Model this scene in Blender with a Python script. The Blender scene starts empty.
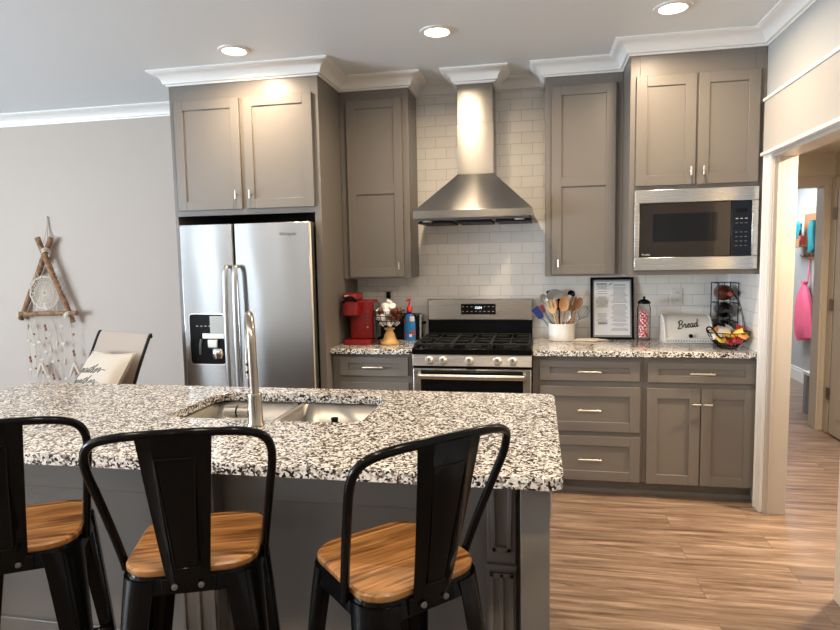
import bpy, bmesh, math, random
from mathutils import Vector, Matrix
from math import sin, cos, pi, radians
random.seed(7)
S = bpy.context.scene
COL = S.collection

# ------------------------------------------------------------------ camera, light, exposure
cam_d = bpy.data.cameras.new('camera'); cam = bpy.data.objects.new('camera', cam_d); COL.objects.link(cam)
cam_d.sensor_width = 36; cam_d.lens = 611.1 * 36 / 840; cam_d.clip_start = .02
R_ = Vector((0.98181289, 0.18891988, -0.01878124)); U_ = Vector((0.00105654, 0.09348755, 0.99561989)); F_ = Vector((-0.1898482, 0.97753228, -0.09158768))
cam.matrix_world = Matrix(((R_.x, U_.x, -F_.x, 0.4178), (R_.y, U_.y, -F_.y, -4.4674), (R_.z, U_.z, -F_.z, 1.5024), (0, 0, 0, 1)))
S.camera = cam
S.view_settings.view_transform = 'Standard'; S.view_settings.look = 'None'; S.view_settings.gamma = 1
S.view_settings.use_curve_mapping = False
S.view_settings.exposure = 0.45
try:
    S.cycles.use_denoising = True; S.cycles.max_bounces = 8; S.cycles.sample_clamp_indirect = 4
    S.cycles.caustics_reflective = False; S.cycles.caustics_refractive = False
except Exception:
    pass
W = bpy.data.worlds.new('world'); S.world = W; W.use_nodes = True
W.node_tree.nodes['Background'].inputs[0].default_value = (.62, .74, .9, 1)
W.node_tree.nodes['Background'].inputs[1].default_value = 1.0

def area(name, loc, rot, sx, sy, power, color, shape='RECTANGLE', spread=None):
    l = bpy.data.lights.new(name, 'AREA'); l.shape = shape; l.size = sx; l.size_y = sy; l.energy = power; l.color = color
    if spread: l.spread = spread
    o = bpy.data.objects.new(name, l); COL.objects.link(o); o.location = loc; o.rotation_euler = rot
    return o
DAY = (.74, .87, 1.0); WARM = (1.0, .78, .54)
# daylight just outside the room's windows: a wide one in the left wall, a narrow glass door in the far corner behind the camera
area('daylight_left', (-7.28, -4.9, 1.45), (radians(124), 0, radians(-90)), 3.2, 1.8, 560, DAY)
area('daylight_corner_door', (-5.72, -8.06, 1.15), (radians(90), 0, 0), .6, 2.0, 14, DAY)
area('daylight_far_room', (2.6, 3.0, 2.35), (0, 0, 0), .9, .9, 40, (.85, .92, 1.0))
CANS = [(-1.333, 1.022), (-.125, 1.032), (1.087, 1.068)]
CANS2 = [(-1.3, 3.75), (-.1, 3.75), (.75, 3.75)]
CANS3 = [(-3.3, 3.4), (-3.3, 5.6), (-.1, 6.2)]
for i, (x, d) in enumerate(CANS):
    area('can_lamp', (x, -d, 2.722), (0, 0, 0), .12, .12, 13.5, WARM, 'DISK', radians(165))
for i, (x, d) in enumerate(CANS2):
    area('room_lamp', (x, -d, 2.722), (0, 0, 0),     .12, .12, 15, (1.0, .80, .58), 'DISK')
for i, (x, d) in enumerate(CANS3):
    area('living_lamp', (x, -d, 2.722), (0, 0, 0),   .12, .12, 8, WARM, 'DISK')
area('hall_lamp', (2.3, -1.0, 2.2), (0, 0, 0), .15, .15, 55, WARM, 'DISK')

# ------------------------------------------------------------------ materials
def nt(name):
    m = bpy.data.materials.new(name); m.use_nodes = True
    return m, m.node_tree.nodes, m.node_tree.links, m.node_tree.nodes['Principled BSDF']
def mat(name, col, rough=.5, metal=0, spec=None, noise=0, nscale=8, bump=0, bscale=60, trans=0, ior=1.45, emit=None, estr=1, coat=0, sheen=0, alpha=1):
    m, n, l, b = nt(name)
    b.inputs['Base Color'].default_value = (*col, 1); b.inputs['Roughness'].default_value = rough; b.inputs['Metallic'].default_value = metal
    if spec is not None: b.inputs['Specular IOR Level'].default_value = spec
    if trans: b.inputs['Transmission Weight'].default_value = trans; b.inputs['IOR'].default_value = ior
    if coat: b.inputs['Coat Weight'].default_value = coat; b.inputs['Coat Roughness'].default_value = .08
    if sheen: b.inputs['Sheen Weight'].default_value = sheen
    if alpha < 1: b.inputs['Alpha'].default_value = alpha
    if emit: b.inputs['Emission Color'].default_value = (*emit, 1); b.inputs['Emission Strength'].default_value = estr
    tc = n.new('ShaderNodeTexCoord')
    if noise:
        t = n.new('ShaderNodeTexNoise'); t.inputs['Scale'].default_value = nscale; t.inputs['Detail'].default_value = 4
        l.new(tc.outputs['Object'], t.inputs['Vector'])
        mx = n.new('ShaderNodeMix'); mx.data_type = 'RGBA'
        mx.inputs[6].default_value = (*[c * (1 - noise) for c in col], 1); mx.inputs[7].default_value = (*[min(1, c * (1 + noise)) for c in col], 1)
        l.new(t.outputs['Fac'], mx.inputs[0]); l.new(mx.outputs[2], b.inputs['Base Color'])
    if bump:
        t2 = n.new('ShaderNodeTexNoise'); t2.inputs['Scale'].default_value = bscale; t2.inputs['Detail'].default_value = 3
        l.new(tc.outputs['Object'], t2.inputs['Vector'])
        bp = n.new('ShaderNodeBump'); bp.inputs['Strength'].default_value = bump; bp.inputs['Distance'].default_value = .002
        l.new(t2.outputs['Fac'], bp.inputs['Height']); l.new(bp.outputs[0], b.inputs['Normal'])
    return m
def sock(n, typ, **kw):
    x = n.new(typ)
    for k, v in kw.items(): setattr(x, k, v)
    return x
def ramp(n, stops, interp='LINEAR'):
    r = n.new('ShaderNodeValToRGB'); cr = r.color_ramp; cr.interpolation = interp
    while len(cr.elements) < len(stops): cr.elements.new(.5)
    for e, (p, c) in zip(cr.elements, stops): e.position = p; e.color = (*c, 1)
    return r
def mapping(n, l, scale=(1, 1, 1), loc=(0, 0, 0), rot=(0, 0, 0)):
    tc = n.new('ShaderNodeTexCoord'); mp = n.new('ShaderNodeMapping')
    mp.inputs['Scale'].default_value = scale; mp.inputs['Location'].default_value = loc; mp.inputs['Rotation'].default_value = rot
    l.new(tc.outputs['Object'], mp.inputs['Vector']); return mp.outputs[0]

def make_granite():
    m, n, l, b = nt('speckled_granite')
    v = mapping(n, l)
    d = n.new('ShaderNodeTexNoise'); d.inputs['Scale'].default_value = 60; d.inputs['Detail'].default_value = 2; l.new(v, d.inputs['Vector'])
    add = n.new('ShaderNodeVectorMath'); add.operation = 'MULTIPLY_ADD'; add.inputs[1].default_value = (.012, .012, .012)
    l.new(d.outputs['Color'], add.inputs[0]); l.new(v, add.inputs[2])
    vo = n.new('ShaderNodeTexVoronoi'); vo.inputs['Scale'].default_value = 150; l.new(add.outputs[0], vo.inputs['Vector'])
    sep = n.new('ShaderNodeSeparateColor'); l.new(vo.outputs['Color'], sep.inputs[0])
    r = ramp(n, [(0, (.012, .011, .012)), (.20, (.05, .042, .038)), (.30, (.19, .155, .128)), (.43, (.42, .385, .34)), (.56, (.62, .59, .545)), (.78, (.78, .765, .73))], 'CONSTANT')
    n2 = n.new('ShaderNodeTexNoise'); n2.inputs['Scale'].default_value = 45; n2.inputs['Detail'].default_value = 3; l.new(v, n2.inputs['Vector'])
    ma = n.new('ShaderNodeMath'); ma.operation = 'MULTIPLY_ADD'; ma.inputs[1].default_value = .9; ma.inputs[2].default_value = -.45; l.new(n2.outputs['Fac'], ma.inputs[0])
    a2 = n.new('ShaderNodeMath'); a2.operation = 'ADD'; l.new(sep.outputs[0], a2.inputs[0]); l.new(ma.outputs[0], a2.inputs[1])
    l.new(a2.outputs[0], r.inputs[0]); l.new(r.outputs[0], b.inputs['Base Color'])
    b.inputs['Roughness'].default_value = .14
    return m
def make_tile(axis):
    m, n, l, b = nt('white_subway_tile_' + axis)
    tc = n.new('ShaderNodeTexCoord'); sp = n.new('ShaderNodeSeparateXYZ'); l.new(tc.outputs['Object'], sp.inputs[0])
    cb = n.new('ShaderNodeCombineXYZ')
    ax = n.new('ShaderNodeMath'); ax.operation = 'ADD'; ax.inputs[1].default_value = .079 + .1535 * 60 + .0768 * 0
    az = n.new('ShaderNodeMath'); az.operation = 'ADD'; az.inputs[1].default_value = -.917 + .0768 * 40
    l.new(sp.outputs['X' if axis == 'x' else 'Y'], ax.inputs[0]); l.new(sp.outputs['Z'], az.inputs[0])
    l.new(ax.outputs[0], cb.inputs[0]); l.new(az.outputs[0], cb.inputs[1])
    br = n.new('ShaderNodeTexBrick'); br.offset = .5; br.offset_frequency = 2
    br.inputs['Scale'].default_value = 1; br.inputs['Brick Width'].default_value = .1535; br.inputs['Row Height'].default_value = .0768
    br.inputs['Mortar Size'].default_value = .0016; br.inputs['Mortar Smooth'].default_value = .3; br.inputs['Bias'].default_value = 0
    br.inputs['Color1'].default_value = (.80, .765, .71, 1); br.inputs['Color2'].default_value = (.83, .80, .745, 1); br.inputs['Mortar'].default_value = (.55, .52, .47, 1)
    l.new(cb.outputs[0], br.inputs['Vector']); l.new(br.outputs['Color'], b.inputs['Base Color'])
    bp = n.new('ShaderNodeBump'); bp.invert = True; bp.inputs['Strength'].default_value = .6; bp.inputs['Distance'].default_value = .002
    l.new(br.outputs['Fac'], bp.inputs['Height']); l.new(bp.outputs[0], b.inputs['Normal'])
    b.inputs['Roughness'].default_value = .22
    return m
def make_planks():
    m, n, l, b = nt('wood_plank_floor')
    v = mapping(n, l, loc=(20.37, 20.1, 0))
    br = n.new('ShaderNodeTexBrick'); br.offset = .37; br.offset_frequency = 2
    br.inputs['Scale'].default_value = 1; br.inputs['Brick Width'].default_value = 1.22; br.inputs['Row Height'].default_value = .18
    br.inputs['Mortar Size'].default_value = .0012; br.inputs['Mortar Smooth'].default_value = .2; br.inputs['Bias'].default_value = 0
    br.inputs['Color1'].default_value = (0, 0, 0, 1); br.inputs['Color2'].default_value = (1, 1, 1, 1); br.inputs['Mortar'].default_value = (.5, .5, .5, 1)
    l.new(v, br.inputs['Vector'])
    off = n.new('ShaderNodeVectorMath'); off.operation = 'MULTIPLY_ADD'; off.inputs[1].default_value = (7.3, 3.1, 0)
    l.new(br.outputs['Color'], off.inputs[0]); l.new(v, off.inputs[2])
    sc = n.new('ShaderNodeVectorMath'); sc.operation = 'MULTIPLY'; sc.inputs[1].default_value = (1.3, 15, 1); l.new(off.outputs[0], sc.inputs[0])
    g = n.new('ShaderNodeTexNoise'); g.inputs['Scale'].default_value = 1.6; g.inputs['Detail'].default_value = 7; g.inputs['Roughness'].default_value = .62; g.inputs['Distortion'].default_value = .7
    l.new(sc.outputs[0], g.inputs['Vector'])
    r = ramp(n, [(.29, (.075, .047, .032)), (.42, (.165, .110, .077)), (.55, (.255, .180, .130)), (.70, (.40, .305, .235))])
    l.new(g.outputs['Fac'], r.inputs[0])
    mx = n.new('ShaderNodeMix'); mx.data_type = 'RGBA'; mx.blend_type = 'MULTIPLY'; mx.inputs[0].default_value = 1
    tone = ramp(n, [(0, (.86, .84, .82)), (1, (1.06, 1.05, 1.04))]); l.new(br.outputs['Color'], tone.inputs[0])
    l.new(r.outputs[0], mx.inputs[6]); l.new(tone.outputs[0], mx.inputs[7])
    mo = n.new('ShaderNodeMix'); mo.data_type = 'RGBA'; mo.inputs[7].default_value = (.10, .06, .035, 1)
    l.new(br.outputs['Fac'], mo.inputs[0]); l.new(mx.outputs[2], mo.inputs[6]); l.new(mo.outputs[2], b.inputs['Base Color'])
    b.inputs['Roughness'].default_value = .36
    return m
def make_seatwood():
    m, n, l, b = nt('oiled_elm_wood')
    v = mapping(n, l, scale=(2.2, 26, 6))
    g = n.new('ShaderNodeTexNoise'); g.inputs['Scale'].default_value = 1.5; g.inputs['Detail'].default_value = 6; g.inputs['Distortion'].default_value = 1.0
    l.new(v, g.inputs['Vector'])
    r = ramp(n, [(.30, (.065, .022, .006)), (.44, (.20, .078, .020)), (.56, (.37, .165, .048)), (.70, (.52, .26, .085))])
    l.new(g.outputs['Fac'], r.inputs[0])
    v2 = mapping(n, l, loc=(0, .3, 0), rot=(0, 0, pi / 2))
    br = n.new('ShaderNodeTexBrick'); br.offset = .0; br.inputs['Scale'].default_value = 1; br.inputs['Brick Width'].default_value = .062; br.inputs['Row Height'].default_value = 5
    br.inputs['Mortar Size'].default_value = .0005; br.inputs['Color1'].default_value = (.8, .8, .8, 1); br.inputs['Color2'].default_value = (1.1, 1.1, 1.1, 1); br.inputs['Mortar'].default_value = (.55, .55, .55, 1)
    l.new(v2, br.inputs['Vector'])
    mx = n.new('ShaderNodeMix'); mx.data_type = 'RGBA'; mx.blend_type = 'MULTIPLY'; mx.inputs[0].default_value = 1
    l.new(r.outputs[0], mx.inputs[6]); l.new(br.outputs['Color'], mx.inputs[7]); l.new(mx.outputs[2], b.inputs['Base Color'])
    b.inputs['Roughness'].default_value = .33
    return m
def make_steel(name, col=(.55, .53, .50), rough=.27, wave=0, aniso=.75, brush=(1, 1, 300), wscale=(2.2, 2.2, .55)):
    m, n, l, b = nt(name)
    b.inputs['Base Color'].default_value = (*col, 1); b.inputs['Metallic'].default_value = 1
    tg = n.new('ShaderNodeTangent'); tg.direction_type = 'RADIAL'; tg.axis = 'Z'; l.new(tg.outputs[0], b.inputs['Tangent'])
    b.inputs['Anisotropic'].default_value = aniso; b.inputs['Anisotropic Rotation'].default_value = .25
    v = mapping(n, l, scale=brush)
    t = n.new('ShaderNodeTexNoise'); t.inputs['Scale'].default_value = 3; t.inputs['Detail'].default_value = 3; l.new(v, t.inputs['Vector'])
    mr = n.new('ShaderNodeMapRange'); mr.inputs[3].default_value = rough - .02; mr.inputs[4].default_value = rough + .03
    l.new(t.outputs['Fac'], mr.inputs[0]); l.new(mr.outputs[0], b.inputs['Roughness'])
    bp = n.new('ShaderNodeBump'); bp.inputs['Strength'].default_value = .03 if wave else 0.0; bp.inputs['Distance'].default_value = .001
    l.new(t.outputs['Fac'], bp.inputs['Height'])
    if wave:
        v2 = mapping(n, l, scale=wscale); w = n.new('ShaderNodeTexNoise'); w.inputs['Scale'].default_value = 1.6; w.inputs['Detail'].default_value = 1.5; l.new(v2, w.inputs['Vector'])
        b2 = n.new('ShaderNodeBump'); b2.inputs['Strength'].default_value = 1; b2.inputs['Distance'].default_value = wave
        l.new(w.outputs['Fac'], b2.inputs['Height']); l.new(bp.outputs[0], b2.inputs['Normal']); l.new(b2.outputs[0], b.inputs['Normal'])
    else: l.new(bp.outputs[0], b.inputs['Normal'])
    return m
def make_bark():
    m, n, l, b = nt('driftwood_stick')
    v = mapping(n, l, scale=(30, 30, 30))
    t = n.new('ShaderNodeTexNoise'); t.inputs['Scale'].default_value = 1; t.inputs['Detail'].default_value = 5; l.new(v, t.inputs['Vector'])
    r = ramp(n, [(.3, (.10, .05, .025)), (.5, (.24, .13, .065)), (.7, (.36, .22, .12))]); l.new(t.outputs['Fac'], r.inputs[0]); l.new(r.outputs[0], b.inputs['Base Color'])
    b.inputs['Roughness'].default_value = .8
    return m
M = dict(
    granite=make_granite(), tile=make_tile('x'), tile_side=make_tile('y'), floor=make_planks(), seat=make_seatwood(), bark=make_bark(),
    cab=mat('taupe_cabinet_paint', (.168, .150, .130), .38, noise=.03, nscale=3),
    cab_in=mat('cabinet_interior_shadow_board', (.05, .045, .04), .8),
    wall=mat('greige_wall_paint', (.46, .398, .343), .7, bump=.05, bscale=250),
    wall_white=mat('pale_wall_paint', (.43, .43, .42), .65, bump=.05, bscale=250),
    ceil=mat('ceiling_paint', (.82, .87, .91), .5, bump=.12, bscale=140),
    trim=mat('white_trim_paint', (.80, .79, .76), .32, noise=.01),
    cream=mat('cream_trim_paint', (.47, .425, .37), .4, noise=.01),
    frieze=mat('frieze_paint', (.47, .44, .405), .4, noise=.01), hallwall=mat('beige_hall_paint', (.62, .56, .47), .6, noise=.02),
    steel=make_steel('brushed_steel'), steel_f=make_steel('fridge_steel', (.45, .45, .445), .24, wave=.008, brush=(300, 1, 1)),
    steel_h=make_steel('hood_steel', (.29, .277, .26), .28, wave=.004, brush=(1, 300, 300), wscale=(3, 3, .7)),
    nickel=mat('satin_nickel', (.66, .63, .57), .28, 1, noise=.03), satin=mat('satin_steel_handle', (.36, .355, .35), .42, 1, noise=.02), chrome=mat('bright_chrome', (.8, .8, .8), .12, 1, noise=.02),
    faucet=mat('brushed_nickel_faucet', (.38, .335, .275), .27, 1, noise=.05, nscale=30),
    sink=make_steel('sink_steel', (.46, .425, .375), .36, aniso=0),
    black=mat('black_gloss_metal', (.003, .003, .003), .16, 0, spec=.13, bump=.02, bscale=30, noise=.1),
    iron=mat('cast_iron', (.010, .010, .010), .5, spec=.25, noise=.2, nscale=40), blackplastic=mat('black_plastic', (.006, .006, .007), .22, spec=.12, noise=.1),
    glass_black=mat('black_oven_glass', (.004, .004, .005), .06, spec=.25, noise=.1), brownglass=mat('smoked_microwave_glass', (.014, .010, .008), .06, spec=.35, noise=.1),
    grey=mat('light_grey_print', (.42, .42, .40), .5, noise=.02), darkgrey=mat('dark_grey_plastic', (.09, .09, .09), .4, noise=.05),
    knob=mat('satin_knob', (.72, .68, .62), .32, .7, noise=.03), display=mat('lit_display', (.02, .02, .02), .2, emit=(.7, .85, 1.0), estr=2.0, noise=.01),
    red=mat('red_plastic', (.22, .008, .008), .28, noise=.06), redbright=mat('bright_red_plastic', (.62, .02, .03), .3, noise=.04),
    white=mat('white_ceramic', (.78, .77, .74), .25, noise=.02), enamel=mat('white_enamel', (.78, .74, .68), .3, noise=.02),
    marble=mat('white_marble_ceramic', (.74, .73, .71), .3, noise=.09, nscale=14), podwhite=mat('white_pod_plastic', (.82, .80, .76), .45, noise=.03),
    podbrown=mat('brown_foil', (.16, .05, .025), .3, .3, noise=.2), bluebottle=mat('blue_soap_bottle', (.03, .20, .52), .2, noise=.3, nscale=22),
    labelwhite=mat('pale_label', (.70, .68, .66), .4, noise=.15, nscale=40), labelred=mat('red_label', (.42, .06, .04), .4, noise=.25, nscale=50), label_navy=mat('navy_plastic', (.012, .015, .06), .3, noise=.1),
    goldwood=mat('golden_turned_wood', (.52, .30, .10), .42, noise=.2, nscale=30), wood=mat('beech_wood', (.44, .22, .085), .5, noise=.2, nscale=25), wood_dark=mat('brown_wood', (.27, .115, .04), .5, noise=.25, nscale=25), wood_pale=mat('pale_wood', (.58, .38, .19), .5, noise=.15, nscale=25),
    blue=mat('blue_silicone', (.015, .03, .17), .4, noise=.1), pinkred=mat('coral_silicone', (.85, .20, .14), .4, noise=.05), cool=mat('grey_steel_utensil', (.35, .34, .31), .35, .6, noise=.08), clearish=mat('clear_plastic_spoon', (.60, .58, .54), .3, noise=.05),
    paper=mat('printed_paper', (.84, .84, .83), .3, noise=.03), ink=mat('black_ink', (.03, .03, .03), .6, noise=.05), greyink=mat('grey_ink', (.33, .33, .33), .6, noise=.05),
    glass=mat('clear_glass', (1, 1, 1), .03, trans=1, ior=1.4), candyred=mat('candy_red', (.70, .03, .04), .3, noise=.05), candywhite=mat('candy_white', (.85, .82, .80), .3, noise=.02),
    yellow=mat('yellow_wrapper', (.78, .50, .06), .3, noise=.2, nscale=40), wrapred=mat('red_wrapper', (.46, .03, .03), .3, noise=.2, nscale=40), wrapwhite=mat('silver_white_wrapper', (.66, .62, .55), .25, .2, noise=.2, nscale=40), orange=mat('orange_wrapper', (.72, .28, .06), .3, noise=.2, nscale=40),
    bottle=mat('dark_bottle_glass', (.008, .006, .007), .08, spec=.7, noise=.1), foil=mat('brown_red_foil', (.13, .028, .015), .3, .3, noise=.2), cork=mat('cork', (.60, .44, .30), .8, noise=.15, nscale=80),
    rope=mat('cotton_cord', (.62, .55, .46), .9, noise=.1, nscale=60), shell=mat('seashell', (.62, .55, .47), .4, noise=.15, nscale=40), shellred=mat('rust_shell', (.26, .09, .06), .5, noise=.2, nscale=40),
    sling=mat('taupe_sling_mesh', (.36, .29, .235), .75, noise=.06, nscale=200), chairframe=mat('dark_bronze_frame', (.010, .010, .010), .35, spec=.25, noise=.1),
    pillow=mat('cream_linen', (.50, .43, .35), .9, noise=.05, nscale=60, bump=.15, bscale=400, sheen=.2), script=mat('grey_script_print', (.13, .12, .11), .8, noise=.05),
    pink=mat('pink_nylon', (.85, .13, .24), .5, noise=.12, nscale=9), teal=mat('teal_cloth', (.01, .20, .23), .7, noise=.2, nscale=20), shelfwood=mat('shelf_wood', (.34, .17, .075), .6, noise=.2, nscale=15),
    lens=mat('lamp_lens', (.9, .85, .75), .4, emit=(1.0, .86, .66), estr=9, noise=.01), outlet=mat('outlet_plastic', (.72, .70, .66), .3, noise=.01), almond=mat('almond_plastic', (.62, .52, .40), .35, noise=.02),
    greypaint=mat('grey_bench_paint', (.28, .28, .28), .5, noise=.05), winpane=mat('window_glass', (.9, .95, 1), .02, trans=1, ior=1.05), hinge=mat('hinge_metal', (.16, .14, .11), .4, .8, noise=.05),
)

def make_glass():
    m, n, l, b = nt('thin_clear_glass')
    n.remove(b); out = n['Material Output']
    tr = n.new('ShaderNodeBsdfTransparent'); gl = n.new('ShaderNodeBsdfGlossy'); gl.inputs['Roughness'].default_value = .03; mx = n.new('ShaderNodeMixShader'); fr = n.new('ShaderNodeFresnel'); fr.inputs['IOR'].default_value = 1.13
    tr.inputs[0].default_value = (.96, .97, .97, 1)
    l.new(fr.outputs[0], mx.inputs[0]); l.new(tr.outputs[0], mx.inputs[1]); l.new(gl.outputs[0], mx.inputs[2]); l.new(mx.outputs[0], out.inputs[0]); return m
M['glass'] = make_glass()
# ------------------------------------------------------------------ builders
ORG = {}
def P(x, d, z): return Vector((x, -d, z))
class B:
    def __init__(s): s.bm = bmesh.new()
    def quad(s, pts):
        vs = [s.bm.verts.new(p) for p in pts]; return s.bm.faces.new(vs)
    def hexa(s, a):           # 8 corners: bottom ring 4, top ring 4
        v = [s.bm.verts.new(p) for p in a]
        for f in ((3, 2, 1, 0), (4, 5, 6, 7), (0, 1, 5, 4), (1, 2, 6, 5), (2, 3, 7, 6), (3, 0, 4, 7)): s.bm.faces.new([v[i] for i in f])
    def bx(s, x0, x1, y0, y1, z0, z1):
        s.hexa([(x0, y0, z0), (x1, y0, z0), (x1, y1, z0), (x0, y1, z0), (x0, y0, z1), (x1, y0, z1), (x1, y1, z1), (x0, y1, z1)]); return s
    def box(s, x0, x1, d0, d1, z0, z1): return s.bx(x0, x1, -max(d0, d1), -min(d0, d1), z0, z1)
    def loft(s, rings, caps=True, closed=False):
        R = [[s.bm.verts.new(p) for p in r] for r in rings]; n = len(R[0])
        for a, b in zip(R, R[1:] + ([R[0]] if closed else [])):
            for i in range(n): s.bm.faces.new([a[i], a[(i + 1) % n], b[(i + 1) % n], b[i]])
        if caps and not closed:
            if n > 2: s.bm.faces.new(R[0][::-1]); s.bm.faces.new(R[-1])
        return s
    def sheet(s, rows):
        R = [[s.bm.verts.new(p) for p in r] for r in rings_] if False else [[s.bm.verts.new(p) for p in r] for r in rows]
        for a, b in zip(R, R[1:]):
            for i in range(len(a) - 1): s.bm.faces.new([a[i], a[i + 1], b[i + 1], b[i]])
        return s
    def tube(s, pts, r, n=10, closed=False, caps=True):
        pts = [Vector(p) for p in pts]; N = len(pts); rr = r if isinstance(r, (list, tuple)) else [r] * N
        tang = []
        for i in range(N):
            if closed: t = pts[(i + 1) % N] - pts[i - 1]
            else: t = pts[min(i + 1, N - 1)] - pts[max(i - 1, 0)]
            tang.append(t.normalized())
        up = Vector((0, 0, 1)) if abs(tang[0].z) < .9 else Vector((1, 0, 0))
        nx = tang[0].cross(up).normalized(); rings = []
        for i in range(N):
            nx = (nx - tang[i] * nx.dot(tang[i])); nx.normalize(); ny = tang[i].cross(nx)
            rings.append([pts[i] + (nx * cos(2 * pi * k / n) + ny * sin(2 * pi * k / n)) * rr[i] for k in range(n)])
        return s.loft(rings, caps, closed)
    def lathe(s, prof, c=(0, 0, 0), n=24, axis='z', caps=True):
        c = Vector(c); rings = []
        for r, h in prof:
            r = max(r, 1e-4)
            ring = []
            for k in range(n):
                a = 2 * pi * k / n
                p = {'z': (r * cos(a), r * sin(a), h), 'y': (r * cos(a), h, r * sin(a)), 'x': (h, r * cos(a), r * sin(a))}[axis]
                ring.append(c + Vector(p))
            rings.append(ring)
        return s.loft(rings, caps)
    def cyl(s, a, b, r, n=16, r2=None): return s.tube([a, b], [r, r if r2 is None else r2], n)
    def ball(s, c, r, n=10, sc=(1, 1, 1)):
        m = Matrix.Translation(c) @ Matrix.Diagonal((*sc, 1)); bmesh.ops.create_uvsphere(s.bm, u_segments=n + 2, v_segments=n, radius=r, matrix=m); return s
    def prism(s, poly, z0, z1):   # poly of (x,y)
        return s.loft([[Vector((x, y, z0)) for x, y in poly], [Vector((x, y, z1)) for x, y in poly]])
    def xf(s, mtx): bmesh.ops.transform(s.bm, matrix=mtx, verts=s.bm.verts); return s
    def build(s, name, m, parent=None, bevel=0, smooth=True, seg=2, kind=None, label=None):
        bm = s.bm
        bmesh.ops.recalc_face_normals(bm, faces=bm.faces)
        o_ = ORG.get(parent.name, Vector()) if parent else Vector()
        if parent: bmesh.ops.translate(bm, verts=bm.verts, vec=-o_)
        me = bpy.data.meshes.new(name); 
        if smooth:
            for f in bm.faces: f.smooth = True
            for e in bm.edges:
                if len(e.link_faces) == 2 and e.calc_face_angle(0) > .6: e.smooth = False
        bm.to_mesh(me); bm.free()
        me.materials.append(m)
        o = bpy.data.objects.new(name, me); COL.objects.link(o)
        if parent: o.parent = parent
        ORG[o.name] = o_.copy() if parent else Vector()
        if bevel:
            md = o.modifiers.new('bevel', 'BEVEL'); md.width = bevel; md.segments = seg; md.limit_method = 'ANGLE'; md.angle_limit = .7
        if kind: o['kind'] = kind
        if label: o['label'] = label
        return o
def thing(name, label, cat, loc=(0, 0, 0), group=None, rz=0):
    o = bpy.data.objects.new(name, None); COL.objects.link(o); o.location = loc; o.rotation_euler.z = rz; o.empty_display_size = .05
    o['label'] = label; o['category'] = cat
    if group: o['group'] = group
    ORG[o.name] = Vector(loc) if rz == 0 else Vector()
    return o
def tag(o, label, cat, group=None):
    o['label'] = label; o['category'] = cat
    if group: o['group'] = group
    return o
def copy_tree(o, parent=None):
    c = o.copy(); COL.objects.link(c)
    if parent: c.parent = parent
    for ch in list(o.children): copy_tree(ch, c)
    return c
def recenter(o):
    """put a one-mesh thing's origin at the middle of its base"""
    vs = o.data.vertices; n = len(vs)
    c = Vector((sum(v.co.x for v in vs) / n, sum(v.co.y for v in vs) / n, min(v.co.z for v in vs)))
    o.data.transform(Matrix.Translation(-c)); o.location = c; return o
def struct(name, b, m, bevel=0, label=None):
    return b.build(name, m, None, bevel, kind='structure', label=label)
def arc(c, r, a0, a1, n, plane='xz'):
    out = []
    for i in range(n + 1):
        a = radians(a0 + (a1 - a0) * i / n); u, v = r * cos(a), r * sin(a)
        out.append(Vector(c) + (Vector((u, 0, v)) if plane == 'xz' else Vector((0, u, v)) if plane == 'yz' else Vector((u, v, 0))))
    return out
def catmull(pts, n=6, closed=False):
    pts = [Vector(p) for p in pts]; out = []; N = len(pts)
    for i in range(N if closed else N - 1):
        p0 = pts[i - 1] if (i > 0 or closed) else pts[0]; p1 = pts[i]; p2 = pts[(i + 1) % N]; p3 = pts[(i + 2) % N] if (i + 2 < N or closed) else pts[-1]
        for k in range(n):
            t = k / n
            out.append(.5 * ((2 * p1) + (p2 - p0) * t + (2 * p0 - 5 * p1 + 4 * p2 - p3) * t * t + (3 * p1 - p0 - 3 * p2 + p3) * t ** 3))
    if not closed: out.append(pts[-1])
    return out
def rounded(x0, x1, y0, y1, r, n=5):
    out = []
    for (cx, cy, a) in ((x1 - r, y1 - r, 0), (x0 + r, y1 - r, 90), (x0 + r, y0 + r, 180), (x1 - r, y0 + r, 270)):
        for k in range(n + 1):
            t = radians(a + 90 * k / n); out.append((cx + r * cos(t), cy + r * sin(t)))
    return out
def text_mesh(s, size, ext=.0006):
    c = bpy.data.curves.new('t', 'FONT'); c.body = s; c.size = size; c.extrude = ext; c.align_x = 'CENTER'; c.align_y = 'CENTER'
    o = bpy.data.objects.new('t', c); COL.objects.link(o)
    bpy.context.view_layer.update()
    me = bpy.data.meshes.new_from_object(o.evaluated_get(bpy.context.evaluated_depsgraph_get()))
    bpy.data.objects.remove(o); return me
def lettering(s, size, x, d, z, m, parent, name='lettering', rot=None):
    """flat letters on a face that looks towards -y"""
    me = text_mesh(s, size); me.name = name
    mt = Matrix.Translation(P(x, d, z)) @ (rot or Matrix.Rotation(radians(90), 4, 'X'))
    me.transform(mt); me.transform(Matrix.Translation(-ORG[parent.name])); me.materials.clear(); me.materials.append(m)
    o = bpy.data.objects.new(name, me); COL.objects.link(o); o.parent = parent; ORG[o.name] = ORG[parent.name].copy(); return o

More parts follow.
